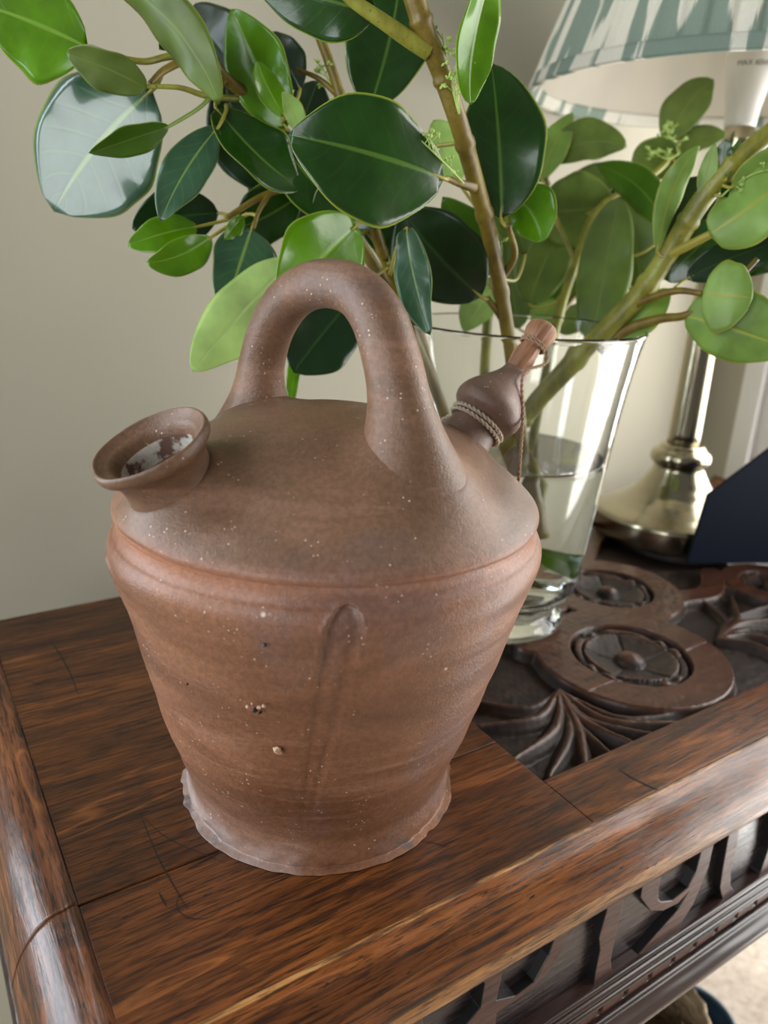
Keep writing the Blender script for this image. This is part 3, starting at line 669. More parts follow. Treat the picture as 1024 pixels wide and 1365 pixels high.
# ================================================================== branches
def perp_frame(px, py):
    r = R3 @ np.array([(px-CX)/F, (py-CY)/F, 1.]); return r/np.linalg.norm(r)
def make_leaf(parent, stems, b, t, m=None, w=(30, 30), d=(.45, .45, .45), face='T', mt='dark', mu='pale', roll=0., fold=.12, curl=0., wav=.05, shape=.72, p=.95, at=None, r=.0011, pcol='petiole', origin=None, sheen=None):
    """leaf from its base to its tip; w the two half widths in view, roll the turn about the midrib"""
    m = m or ((b[0]+t[0])/2, (b[1]+t[1])/2)
    db, dm, dt = d if len(d) == 3 else (d[0], (d[0]+d[1])/2, d[1])
    B, Mm, Tt = pt(*b, db), pt(*m, dm), pt(*t, dt)
    if sheen is not None:                                        # lie so that the blade mirrors the window
        Hn = (CAM-Mm)/np.linalg.norm(CAM-Mm)*sheen[1]+(np.array(sheen[0])-Mm)/np.linalg.norm(np.array(sheen[0])-Mm); Hn /= np.linalg.norm(Hn)
        def onp(q):
            r_ = R3 @ np.array([(q[0]-CX)/F, (q[1]-CY)/F, 1.]); k_ = ((Mm-CAM)@Hn)/(r_@Hn); return CAM+r_*k_
        B, Tt = onp(b), onp(t)
    nu, nv = 22, 12; ts = np.linspace(0, 1, nu+1)
    mid = np.array([B*(1-s)**2+(2*Mm-.5*B-.5*Tt)*2*s*(1-s)+Tt*s*s for s in ts]); T_ = np.gradient(mid, axis=0); T_ /= np.linalg.norm(T_, axis=1)[:, None]
    vw = perp_frame(*m); ln = np.linalg.norm(Tt-B)
    cr, sr = math.cos(math.radians(roll)), math.sin(math.radians(roll))
    ph = random.uniform(0, 6.28); ph2 = random.uniform(0, 6.28)
    top, bot, uv = [], [], []
    for i, s in enumerate(ts):
        a = np.cross(vw, T_[i]); a /= np.linalg.norm(a)         # in-view perpendicular; image normal (-dy,dx)
        out = -vw+vw.dot(T_[i])*T_[i]; out /= np.linalg.norm(out)
        lat = a*cr+out*sr; nrm = out*cr-a*sr
        if sheen is not None:
            nrm = Hn-Hn.dot(T_[i])*T_[i]; nrm /= np.linalg.norm(nrm); lat = np.cross(nrm, T_[i]); lat = lat if lat@a > 0 else -lat; cr = max(.35, abs(lat@a))
        ws = math.sin(PI*min(1, max(0, s))**p)**shape*(1-.22*s**5)*1.03 if 0 < s < 1 else 0.
        for j in range(nv+1):
            v = -1+2*j/nv; hw = (w[0] if v > 0 else w[1])*dm/F/max(.25, cr)*(1.0+.045*math.sin(7*s+ph2+2*v)+.02*math.sin(17*s+ph))
            h = fold*abs(v)**1.6*hw*ws + wav*ln*.25*math.sin(7.5*s+ph+(1.5 if v > 0 else 0))*abs(v)**2*ws + curl*ln*(s-.5)**2*.8
            h += .014*ln*math.sin(16*s+ph2)*v*v*ws
            q = mid[i]+lat*v*hw*ws+nrm*h
            top.append(q+nrm*.00022*(ws > 0)); bot.append(q-nrm*.00022*(ws > 0)); uv.append((s, .5+.5*v))
    n1 = nv+1; N = len(top); Fc, mi = [], []
    def tri(i, j): return i*n1+j
    for i in range(nu):
        for j in range(nv):
            a, b_, c, d_ = tri(i, j), tri(i+1, j), tri(i+1, j+1), tri(i, j+1)
            Fc.append((a, d_, c, b_)); mi.append(0)
            Fc.append((N+a, N+b_, N+c, N+d_)); mi.append(1)
    for i in range(nu):
        for j, fl in ((0, 0), (nv, 1)):
            a, b_ = tri(i, j), tri(i+1, j)
            Fc.append((a, b_, N+b_, N+a) if not fl else (a, N+a, N+b_, b_)); mi.append(0)
    if face == 'U' and mt == 'dark': mt = 'light' if mu == 'light' else 'mid'
    ma, mb = (L[mt], L[mu]) if face == 'T' else (L[mu], L[mt])
    # check orientation of the first face, flip everything if it looks away from the viewer's side
    V = np.array(top+bot)
    o = mesh_obj('leaf', V-origin, Fc, [ma, mb], parent, uvs=np.array(uv+uv), midx=mi)
    bm = bmesh.new(); bm.from_mesh(o.data); bmesh.ops.remove_doubles(bm, verts=bm.verts, dist=1e-6); bmesh.ops.recalc_face_normals(bm, faces=bm.faces); bm.to_mesh(o.data); bm.free()
    # petiole: from the stem to the leaf base and a little up the midrib
    if at is not None: A_ = pt(*at) if len(at) == 3 else None
    else:
        allp = np.vstack(stems); k = np.linalg.norm(allp-B, axis=1).argmin(); A_ = allp[k]
    if A_ is not None and np.linalg.norm(A_-B) > .002:
        c1 = (A_+B)/2+T_[0]*-.15*np.linalg.norm(B-A_)
        P = catmull([A_, c1, B, mid[2]], 18)
        mesh_obj('petiole', *((np.array(x)-origin if i == 0 else x) for i, x in enumerate(tube_data(P, [r*1.25, r*1.05, r, r*.75, r*.2], 8))), M[pcol], o)
    return o
def stem(parent, pts, rad, origin, mat='stemg', name='stem', knots=True):
    P3_ = [pt(*q) for q in pts]; P = catmull(P3_, max(24, len(pts)*12)); n = len(P)
    rr = np.interp(np.linspace(0, 1, n), np.linspace(0, 1, len(rad)), rad)
    if knots:
        for k in range(6, n, 17): rr[max(0, k-1):k+1] *= 1.16
    V, Fc = tube_data(P, rr, 14); mesh_obj(name, np.array(V)-origin, Fc, M[mat], parent); return P
def flowers(parent, pts, origin, n=9, size=.004, seed=1):
    """a branched spray of tiny green star flowers; pts = stalk polyline"""
    r = random.Random(seed); P = catmull([pt(*q) for q in pts], 14); parts = [tube_data(P, [.0007, .0004], 6)]
    for k in range(n):
        i = int(4+9*k/n); a = P[min(i, 13)]; dr = np.array([r.uniform(-1, 1), r.uniform(-1, 1), r.uniform(-.3, 1)]); dr /= np.linalg.norm(dr)
        e_ = a+dr*r.uniform(.004, .009); parts.append(tube_data([a, (a+e_)/2+np.array([0, 0, .0006]), e_], [.00035, .0003], 5))
        for q in range(5):
            d2 = np.array([r.uniform(-1, 1), r.uniform(-1, 1), r.uniform(-.4, 1)]); d2 /= np.linalg.norm(d2)
            parts.append(tube_data([e_, e_+d2*size*.3, e_+d2*size*.55], [.0004, .0008, .0002], 5))
    V, Fc = merge(parts); return mesh_obj('flower_cluster', np.array(V)-origin, Fc, M['flower'], parent)
def branch(label, root):
    O = np.array(pt(*root)); e_ = empty('leafy_branch', O); tag(e_, label, 'branch', 'cut green branches standing in the vase'); return e_, O

# ---- branch A: the tall stem in the middle
A, OA = branch('tall cut branch with the thick brown upright stem in the middle of the vase', (700, 640, .60))
sA = [stem(A, [(706, 700, .622), (697, 600, .60), (684, 490, .555), (668, 390, .52), (652, 310, .485), (632, 235, .455), (612, 165, .43), (590, 100, .415), (566, 40, .40), (548, -20, .39), (535, -80, .38)], [.0050, .0050, .0052, .0056, .0058], OA, 'bark')]
sA.append(stem(A, [(572, 68, .405), (545, 52, .40), (510, 28, .395), (470, 0, .39), (440, -30, .385)], [.0048, .0038, .003], OA, 'stemg', 'twig', False))
sA.append(stem(A, [(684, 470, .55), (672, 430, .535), (650, 398, .52)], [.0035, .002], OA, 'bark', 'twig', False))
sA.append(stem(A, [(668, 372, .515), (686, 340, .50), (678, 300, .47)], [.0028, .0016], OA, 'bark', 'twig', False))
sA.append(stem(A, [(632, 250, .455), (615, 245, .445), (596, 238, .43)], [.003, .0016], OA, 'bark', 'twig', False))
def LA(*a, **k): return make_leaf(A, sA, *a, origin=OA, **k)
LA((592, 238), (384, 180), (492, 204), (66, 84), (.425, .40, .395), mt='dark', roll=-14, fold=.10, wav=.07, shape=.66, r=.0014)
LA((668, 292), (655, 84), (665, 190), (62, 50), (.475, .468, .465), mt='dark', roll=-6, fold=.12, wav=.06, shape=.66, r=.0012)
LA((668, -70), (628, 140), (634, 50), (26, 24), (.41, .405, .41), mt='bright', roll=30, fold=.25, wav=.12, shape=.5, at=(640, -90, .40))
LA((500, 20), (335, -25), (430, -2), (42, 48), (.40, .395, .40), mt='dark', roll=10, shape=.7)
LA((492, 147), (535, -40), (520, 50), (54, 54), (.475, .47, .47), mt='dark', roll=15, fold=.2, shape=.66, at=(620, 190, .44))
LA((684, 262), (722, 324), (708, 285), (30, 36), (.50, .498, .495), mt='bright', roll=-10, shape=.55)
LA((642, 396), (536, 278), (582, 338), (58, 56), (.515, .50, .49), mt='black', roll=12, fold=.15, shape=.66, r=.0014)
LA((542, 304), (574, 447), (552, 370), (22, 24), (.47, .465, .46), mt='blue', roll=-25, fold=.3, wav=.14, shape=.5, at=(520, 366, .49))
LA((612, 244), (578, 160), (592, 200), (30, 20), (.50, .50, .50), 'U', mu='light', roll=10, shape=.6)
LA((662, 366), (590, 262), (628, 318), (34, 30), (.53, .52, .51), mt='mid', roll=20, shape=.7)
LA((655, 385), (618, 442), (640, 408), (26, 20), (.60, .60, .61), 'U', mu='light', roll=0, shape=.6, at=(660, 370, .53))
LA((700, 340), (655, 240), (680, 280), (30, 26), (.56, .56, .56), 'U', mu='olive', shape=.6)
flowers(A, [(612, 150, .42), (604, 120, .415), (596, 85, .41), (590, 45, .405)], OA, 13, .0048, 3)
flowers(A, [(612, 152, .42), (610, 125, .415), (612, 95, .41), (606, 68, .405)], OA, 8, .0044, 4)
flowers(A, [(618, 244, .44), (600, 225, .425), (580, 205, .415), (562, 188, .41)], OA, 11, .0040, 5)
flowers(A, [(668, 340, .50), (664, 330, .495), (666, 322, .49)], OA, 4, .004, 6)

# ---- branch B: reaching up to the left
Bq, OB = branch('cut branch reaching to the upper left with the large silvery leaf', (590, 560, .59))
sB = [stem(Bq, [(640, 690, .612), (596, 560, .585), (560, 470, .56), (520, 390, .545), (470, 310, .53), (420, 235, .51), (372, 168, .49), (335, 132, .475), (296, 100, .46), (262, 55, .45), (215, -5, .44), (190, -50, .43)], [.0042, .0045, .0040, .0036, .0034], OB, 'bark')]
sB.append(stem(Bq, [(300, 112, .462), (255, 83, .45), (222, 92, .445), (200, 112, .44)], [.0028, .0018], OB, 'bark', 'twig', False))
sB.append(stem(Bq, [(258, 72, .452), (222, 76, .448), (190, 82, .44), (140, 72, .43), (118, 66, .425)], [.0022, .0013], OB, 'stemg', 'twig', False))
sB.append(stem(Bq, [(322, 132, .472), (276, 128, .455), (240, 117, .445), (196, 115, .435)], [.002, .0012], OB, 'stemg', 'twig', False))
def LB(*a, **k): return make_leaf(Bq, sB, *a, origin=OB, **k)
LB((118, 64), (-30, 5), (40, 28), (66, 64), (.425, .42, .42), mt='bright', roll=24, fold=.12, shape=.62, wav=.06)
LB((196, 118), (88, 70), (145, 92), (26, 26), (.435, .425, .42), mt='mid', mu='olive', face='U', roll=25, fold=.25, wav=.10, shape=.62)
LB((203, 120), (72, 282), (128, 196), (78, 80), (.47, .470, .47), mt='silver', roll=0, fold=-.03, wav=.02, shape=.56, p=1.02, r=.0016, sheen=((XL, -.75, .60), 1.))
LB((226, 168), (118, 204), (175, 185), (18, 18), (.44, .432, .43), mt='mid', roll=30, fold=.3, shape=.75, pcol='petioleg', at=(280, 130, .455))
LB((292, 168), (214, 296), (246, 230), (28, 30), (.455, .45, .45), mt='blue', roll=-20, fold=.15, shape=.72, at=(302, 140, .465))
LB((130, -45), (292, 140), (232, 36), (32, 30), (.42, .415, .43), 'U', mu='olive', roll=-30, fold=-.2, wav=.05, shape=.55, at=(180, -60, .43))
LB((382, 172), (308, 12), (345, 90), (40, 40), (.475, .465, .46), mt='bright', roll=18, fold=.25, wav=.08, shape=.66)
LB((380, 156), (343, 80), (358, 118), (16, 18), (.462, .455, .45), mt='bright', roll=-30, fold=.2, shape=.7)
LB((402, 180), (376, 122), (392, 150), (14, 12), (.46, .455, .45), 'U', mu='pale', roll=20, shape=.7)
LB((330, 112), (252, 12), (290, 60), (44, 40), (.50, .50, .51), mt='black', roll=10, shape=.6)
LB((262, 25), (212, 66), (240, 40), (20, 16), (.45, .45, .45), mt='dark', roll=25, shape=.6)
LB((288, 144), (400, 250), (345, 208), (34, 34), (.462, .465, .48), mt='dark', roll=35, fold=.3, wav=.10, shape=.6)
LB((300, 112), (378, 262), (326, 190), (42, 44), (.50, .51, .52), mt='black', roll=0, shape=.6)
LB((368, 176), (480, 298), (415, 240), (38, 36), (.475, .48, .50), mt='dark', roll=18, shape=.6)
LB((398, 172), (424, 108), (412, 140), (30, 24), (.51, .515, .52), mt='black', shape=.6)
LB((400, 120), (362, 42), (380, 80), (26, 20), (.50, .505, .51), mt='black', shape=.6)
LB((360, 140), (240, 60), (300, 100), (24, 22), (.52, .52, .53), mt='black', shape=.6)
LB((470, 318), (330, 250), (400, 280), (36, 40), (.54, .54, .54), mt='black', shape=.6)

# ---- branch C: low twigs over the handle
Cq, OC = branch('cut branch with low twigs and leaves hanging just above the jug handle', (600, 600, .60))
sC = [stem(Cq, [(655, 720, .62), (610, 610, .60), (582, 520, .58), (552, 430, .555), (515, 350, .525), (495, 290, .505), (470, 190, .49), (448, 110, .48), (425, 45, .47)], [.0038, .0040, .0036, .003], OC, 'bark')]
sC.append(stem(Cq, [(505, 322, .515), (450, 262, .50), (400, 248, .49), (350, 262, .48), (300, 292, .475)], [.0030, .0026, .0018], OC, 'bark', 'twig', False))
sC.append(stem(Cq, [(360, 258, .482), (345, 282, .47), (338, 305, .465)], [.0018, .0012], OC, 'bark', 'twig', False))
sC.append(stem(Cq, [(452, 128, .482), (425, 105, .48), (395, 92, .475)], [.0020, .0012], OC, 'bark', 'twig', False))
def LC(*a, **k): return make_leaf(Cq, sC, *a, origin=OC, **k)
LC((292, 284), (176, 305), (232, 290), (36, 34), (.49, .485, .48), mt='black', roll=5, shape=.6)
LC((264, 302), (170, 328), (215, 312), (20, 24), (.47, .462, .46), mt='bright', roll=-20, fold=.2, shape=.66, at=(305, 292, .475))
LC((282, 316), (195, 350), (240, 340), (20, 26), (.465, .455, .45), mt='bright', roll=10, fold=.2, shape=.66, at=(330, 285, .475))
LC((324, 287), (299, 320), (312, 302), (9, 12), (.47, .468, .465), mt='bright', roll=20, shape=.7)
LC((398, 262), (312, 305), (352, 290), (38, 34), (.50, .50, .50), mt='dark', roll=5, shape=.6)
LC((336, 304), (298, 418), (320, 350), (36, 56), (.475, .47, .465), mt='blue', roll=10, fold=-.06, shape=.55)
LC((392, 345), (256, 496), (322, 418), (42, 44), (.46, .455, .44), 'U', mu='light', roll=-15, fold=-.12, wav=.05, shape=.66, at=(480, 300, .505))
LC((476, 300), (372, 400), (425, 348), (54, 58), (.455, .44, .43), mt='bright', roll=12, fold=.12, shape=.58)
LC((478, 390), (392, 497), (428, 448), (46, 48), (.50, .495, .49), mt='black', roll=5, shape=.58, at=(520, 355, .53))
LC((402, 420), (384, 560), (392, 500), (9, 8), (.50, .495, .49), mt='bright', roll=0, shape=.6, at=(500, 300, .51))
LC((510, 300), (420, 285), (455, 270), (30, 34), (.49, .488, .485), mt='dark', roll=10, shape=.6)
LC((520, 350), (480, 260), (505, 300), (26, 26), (.52, .52, .52), mt='dark', shape=.6)
flowers(Cq, [(452, 128, .482), (440, 110, .48), (430, 92, .478), (418, 78, .475)], OC, 9, .0042, 8)

# ---- branch D: leaning to the right
Dq, OD = branch('cut branch leaning to the right with a thick yellow-green stem and pale leaves', (680, 620, .62))
sD = [stem(Dq, [(625, 765, .645), (668, 610, .615), (712, 540, .60), (770, 478, .575), (848, 398, .545), (896, 330, .525), (935, 268, .505), (985, 212, .49), (1040, 165, .48), (1090, 110, .47)], [.0062, .0075, .0072, .0062, .0055], OD, 'stemg')]
sD.append(stem(Dq, [(825, 420, .553), (856, 402, .54), (900, 388, .52), (936, 391, .505)], [.0036, .0018], OD, 'bark', 'twig', False))
sD.append(stem(Dq, [(800, 470, .57), (835, 440, .555), (880, 425, .54), (915, 420, .525), (960, 395, .51), (1010, 345, .50)], [.0045, .003, .0016], OD, 'bark', 'twig', False))
sD.append(stem(Dq, [(878, 345, .532), (912, 330, .515), (948, 312, .50)], [.0036, .0026], OD, 'petiole', 'twig', False))
sD.append(stem(Dq, [(918, 292, .512), (926, 272, .505), (936, 262, .50)], [.0026, .0014], OD, 'petiole', 'twig', False))
def LD(*a, **k): return make_leaf(Dq, sD, *a, origin=OD, **k)
LD((876, 336), (934, 194), (898, 250), (16, 16), (.52, .51, .50), 'U', mu='pale', roll=-20, fold=-.2, shape=.7)
LD((884, 336), (958, 240), (912, 282), (36, 34), (.54, .535, .53), mt='black', roll=0, shape=.55)
LD((934, 264), (954, 191), (944, 226), (12, 11), (.50, .495, .49), 'U', mu='pale', roll=10, shape=.75)
LD((966, 232), (968, 186), (966, 206), (11, 11), (.492, .49, .488), mt='dark', roll=10, shape=.55)
LD((968, 240), (988, 182), (976, 212), (5, 6), (.49, .488, .485), mt='mid', roll=0, shape=.75)
LD((962, 262), (992, 234), (978, 246), (13, 13), (.495, .495, .495), mt='dark', shape=.55)
LD((945, 313), (1090, 205), (1010, 268), (46, 40), (.50, .485, .475), 'U', mu='pale', roll=12, fold=-.15, wav=.15, shape=.42, r=.002)
LD((975, 250), (1080, 200), (1020, 222), (20, 20), (.49, .485, .48), 'U', mu='pale', roll=-20, shape=.6)
LD((884, 372), (968, 290), (925, 335), (30, 30), (.54, .53, .53), mt='dark', roll=5, shape=.6)
LD((936, 392), (1004, 397), (968, 394), (46, 46), (.505, .495, .49), 'U', mu='pale', roll=6, fold=-.1, wav=.03, shape=.42)
LD((912, 420), (1065, 470), (980, 440), (40, 52), (.525, .505, .50), 'U', mu='pale', roll=-8, fold=-.1, shape=.52)
LD((915, 372), (1070, 315), (985, 340), (26, 26), (.53, .52, .51), mt='black', roll=5, shape=.6)
LD((826, 448), (892, 384), (862, 418), (22, 22), (.56, .55, .545), 'U', mu='pale', roll=20, shape=.6)
LD((950, 345), (1060, 345), (1000, 350), (18, 16), (.54, .53, .52), mt='dark', shape=.6)
flowers(Dq, [(962, 262, .495), (980, 246, .49), (1005, 232, .485), (1030, 225, .48)], OD, 5, .003, 9)

# ---- branch E: the soft one at the back
Eq, OE = branch('cut branch furthest back in the vase with dull olive leaves below the lampshade', (720, 600, .66))
sE = [stem(Eq, [(690, 720, .655), (708, 600, .645), (728, 500, .64), (745, 420, .64), (768, 350, .645), (790, 290, .65), (830, 255, .66), (880, 225, .67), (905, 190, .68)], [.0040, .0042, .0036, .0022], OE, 'stemg')]
sE.append(stem(Eq, [(745, 420, .64), (775, 385, .645), (815, 345, .65)], [.0025, .0018], OE, 'bark', 'twig', False))
sE.append(stem(Eq, [(768, 350, .645), (740, 290, .65), (728, 240, .655)], [.0025, .0018], OE, 'stemg', 'twig', False))
def LE(*a, **k): return make_leaf(Eq, sE, *a, origin=OE, **k)
LE((722, 240), (764, 150), (738, 195), (20, 18), (.65, .65, .65), 'U', mu='pale', roll=10, shape=.65)
LE((728, 218), (836, 196), (782, 190), (24, 26), (.655, .65, .65), mt='mid', mu='olive', face='U', roll=20, fold=.2, shape=.6)
LE((722, 282), (820, 275), (768, 280), (46, 46), (.66, .66, .66), 'U', mu='olive', roll=0, shape=.45)
LE((905, 226), (842, 214), (872, 212), (28, 26), (.68, .68, .68), 'U', mu='olive', roll=10, shape=.5)
LE((890, 306), (794, 220), (850, 248), (24, 22), (.64, .635, .63), mt='mid', roll=22, shape=.7)
LE((790, 458), (826, 262), (808, 350), (34, 36), (.625, .62, .615), 'U', mu='olive', roll=5, fold=-.1, shape=.5)
LE((858, 395), (838, 240), (846, 310), (36, 36), (.66, .66, .66), 'U', mu='olive', roll=0, shape=.5)
LE((892, 192), (952, 106), (915, 142), (26, 26), (.68, .675, .67), mt='mid', mu='olive', face='U', roll=20, shape=.6)
LE((900, 208), (970, 180), (930, 186), (16, 16), (.69, .69, .69), 'U', mu='olive', roll=15, shape=.6)
LE((705, 405), (748, 305), (725, 352), (34, 34), (.67, .67, .67), 'U', mu='olive', roll=0, shape=.5)
LE((692, 440), (676, 322), (682, 380), (28, 28), (.68, .68, .68), 'U', mu='olive', roll=0, shape=.55)
LE((742, 440), (792, 400), (768, 425), (18, 18), (.66, .66, .66), 'U', mu='olive', roll=0, shape=.6)
LE((770, 365), (700, 420), (735, 385), (26, 30), (.69, .69, .69), mt='mid', roll=0, shape=.55)
LE((790, 330), (735, 360), (762, 335), (26, 26), (.68, .68, .68), mt='black', roll=0, shape=.55)
LE((880, 260), (905, 330), (890, 300), (22, 22), (.67, .67, .67), 'U', mu='olive', shape=.6)
LE((760, 300), (850, 300), (805, 300), (30, 30), (.69, .69, .69), mt='mid', mu='olive', shape=.5)
LE((730, 240), (690, 190), (710, 215), (20, 20), (.68, .68, .68), 'U', mu='olive', shape=.6)
LE((835, 232), (745, 262), (790, 240), (20, 22), (.67, .67, .67), 'U', mu='olive', roll=10, shape=.6)
LE((800, 300), (720, 330), (760, 310), (26, 24), (.70, .70, .70), 'U', mu='olive', roll=0, shape=.55)
LE((860, 300), (812, 246), (838, 268), (22, 22), (.70, .70, .70), mt='black', shape=.6)
LE((700, 300), (655, 330), (672, 312), (22, 22), (.68, .68, .68), mt='mid', shape=.6)
LE((742, 400), (712, 440), (724, 420), (16, 18), (.67, .67, .67), 'U', mu='pale', shape=.6)
LE((700, 712), (776, 748), (738, 742), (16, 14), (.63, .62, .61), mt='bright', roll=10, shape=.6, at=(700, 680, .65))
flowers(Eq, [(905, 205, .67), (900, 190, .668), (890, 178, .665), (905, 165, .66)], OE, 14, .006, 12)
flowers(Eq, [(905, 205, .67), (890, 212, .668), (875, 205, .665), (865, 200, .66)], OE, 10, .006, 13)

# ---- branch F: a bare straight stem
Fq, OF = branch('short bare olive stem standing upright behind the brown one', (650, 640, .64))
stem(Fq, [(652, 720, .65), (648, 600, .635), (646, 500, .625), (650, 430, .62), (656, 370, .615)], [.0040, .0042, .0036], OF, 'stemg')

# ================================================================== table lamp
LX, LY = .5230, .1700
Lp = empty('table_lamp', (LX, LY, 0)); tag(Lp, 'metal table lamp with a pleated sage and cream fabric shade', 'lamp')
bp_ = [(.0, 0), (.0775, 0), (.0795, .0015), (.0795, .0240), (.0780, .0262), (.0745, .0278), (.0700, .0300), (.0620, .0335), (.0520, .0395), (.0430, .0470), (.0350, .0570), (.0290, .0675), (.0255, .0745), (.0262, .0770), (.0300, .0800), (.0310, .0850), (.0300, .0900), (.0262, .0935), (.0235, .0950), (.0225, .0985), (.0165, .1000)]
V, Fc = lathe(smooth_prof(bp_, 90), 96, False, True); mesh_obj('base', V, Fc, M['nickel'], Lp)
V, Fc = lathe(smooth_prof([(.0165, .095), (.0160, .15), (.0142, .30), (.0134, .405)], 20), 48); mesh_obj('pole', V, Fc, M['nickel'], Lp)
V, Fc = lathe(smooth_prof([(.0135, .400), (.0140, .404), (.0150, .415), (.0185, .432), (.0210, .445), (.0210, .470), (.0180, .474)], 30), 48)
so = mesh_obj('bulb_socket', V, Fc, plain('white_plastic', (.62, .60, .56), .4), Lp)
fc = bpy.data.curves.new('rating_text', 'FONT'); fc.body = 'MAX 60W'; fc.size = .0062; fc.align_x = 'CENTER'
fo = bpy.data.objects.new('tmp', fc); COL.objects.link(fo); bpy.context.view_layer.update()
me = bpy.data.meshes.new_from_object(fo.evaluated_get(bpy.context.evaluated_depsgraph_get())); bpy.data.objects.remove(fo)
ca = math.atan2(CAM[1]-LY, CAM[0]-LX)+.1
for v in me.vertices:
    a = ca+v.co.x/.0211; z = .447+v.co.y; rr = .02115; v.co = Vector((rr*math.cos(a), rr*math.sin(a), z))
me.materials.clear(); me.materials.append(plain('black_print', (.03, .03, .03), .5))
to = bpy.data.objects.new('printed_rating', me); link(to, so)
V, Fc = lathe(smooth_prof([(.010, .470), (.013, .485), (.024, .510), (.030, .540), (.027, .565), (.012, .585), (.001, .588)], 30), 32)
mesh_obj('bulb', V, Fc, plain('pearl_glass', (.75, .75, .73), .3), Lp)
# pleated shade: outer cloth, cream lining, trims, wire ring
SZ, SR, SH2, STR = .4240, .1955, .215, .105
def shade_surf(rofs, pleat, z0=.0, z1=1., n=720, m=24):
    V, uv = [], []
    for i in range(m+1):
        s = z0+(z1-z0)*i/m; R_ = SR+(STR-SR)*s+.004*math.sin(PI*s)
        for k in range(n):
            a = 2*PI*k/n; pl = pleat*(math.sin(a*66+1.1*math.sin(a*5)+.5*math.sin(3*s+a*9)) +.35*math.sin(a*131+2*s))
            r_ = R_+rofs+pl; V.append((r_*math.cos(a), r_*math.sin(a), SZ+SH2*s)); uv.append((k/n, s))
    Fc = [(i*n+k, i*n+(k+1) % n, (i+1)*n+(k+1) % n, (i+1)*n+k) for i in range(m) for k in range(n)]
    return V, Fc, uv
def ikat():
    b = NB('ikat_cloth'); tc = b.n('TexCoord')
    at = b.n('Attribute'); at.attribute_name = 'ang'; at.attribute_type = 'GEOMETRY'
    v = at.outputs['Vector']; mp = b.n('Mapping'); b.put(mp.inputs[0], v); mp.inputs['Scale'].default_value = (1, 1, 1)
    st = b.n('Mapping'); b.put(st.inputs[0], v); st.inputs['Scale'].default_value = (190, 190, 9)
    feather = b.noise(st.outputs[0], 1, 3, .7)
    blob = b.n('Mapping'); b.put(blob.inputs[0], v); blob.inputs['Scale'].default_value = (42, 42, 9); blob.inputs['Rotation'].default_value = (.0, .0, 0)
    n = b.noise(blob.outputs[0], 1, 1.5, .5)
    f = b.math('ADD', n, b.math('MULTIPLY_ADD', feather, .22, -.11))
    m = b.ramp(f, [(.485, 0.), (.51, 1.)])
    col = b.mix(m, (.27, .35, .29), (.84, .82, .72))
    wv = b.noise(b.coord('Object'), 700, 2)
    b.set(Base_Color=b.mix(.3, col, b.ramp(wv, [(.3, .6), (.7, 1.)]), 'MULTIPLY'), Roughness=.85, Normal=b.bump(wv, .3, .0004))
    tr = b.n('BsdfTranslucent'); b.put(tr.inputs[0], col); mx = b.n('MixShader'); mx.inputs[0].default_value = .25
    b.put(mx.inputs[1], b.b.outputs[0]); b.put(mx.inputs[2], tr.outputs[0]); b.put(b.out.inputs[0], mx.outputs[0]); return b.m
M['ikat'] = ikat()
lin = NB('cream_lining'); lin.set(Base_Color=(.66, .61, .52), Roughness=.8)
tr = lin.n('BsdfTranslucent'); tr.inputs[0].default_value = (.7, .66, .58, 1); mx = lin.n('MixShader'); mx.inputs[0].default_value = .3
lin.put(mx.inputs[1], lin.b.outputs[0]); lin.put(mx.inputs[2], tr.outputs[0]); lin.put(lin.out.inputs[0], mx.outputs[0])
sh = empty('lamp_shade', (0, 0, 0)); sh.parent = Lp
def ang_attr(o):
    me = o.data; at = me.attributes.new('ang', 'FLOAT_VECTOR', 'POINT')
    c = np.empty(len(me.vertices)*3, dtype=np.float32); me.vertices.foreach_get('co', c); c = c.reshape(-1, 3)
    c[:, :2] *= (.19/np.hypot(c[:, 0], c[:, 1]))[:, None]; at.data.foreach_set('vector', c.ravel())
V, Fc, uv = shade_surf(.0, .0016, .0, 1.); oo = mesh_obj('pleated_cloth', V, Fc, M['ikat'], sh); ang_attr(oo)
V, Fc, uv = shade_surf(-.0045, 0, .0, 1., 200, 6); Fc = [f[::-1] for f in Fc]; mesh_obj('lining', V, Fc, lin.m, sh)
for z0, z1 in ((-.004, .050), (.955, 1.01)):
    V, Fc, uv = shade_surf(.0026, 0, z0, z1, 360, 4); Vi, Fi, _ = shade_surf(-.0050, 0, z0, z1, 360, 4)
    N = len(V); Fc2 = Fc+[tuple(i+N for i in f[::-1]) for f in Fi]; n = 360
    Fc2 += [(k, N+k, N+(k+1) % n, (k+1) % n) for k in range(n)] + [(4*n+k, 4*n+(k+1) % n, N+4*n+(k+1) % n, N+4*n+k) for k in range(n)]
    oo = mesh_obj('trim_band', V+Vi, Fc2, M['ikat'], sh); ang_attr(oo)
parts = [tube_data([(.105*math.cos(a), .105*math.sin(a), SZ+SH2-.006) for a in np.linspace(0, 2*PI, 60)], .0015, 6)]
for k in range(3):
    a = 2*PI*k/3+.4; parts.append(tube_data([(.021*math.cos(a), .021*math.sin(a), .468), (.104*math.cos(a), .104*math.sin(a), SZ+SH2-.006)], .0015, 6))
mesh_obj('shade_carrier', *merge(parts), M['white'], sh)

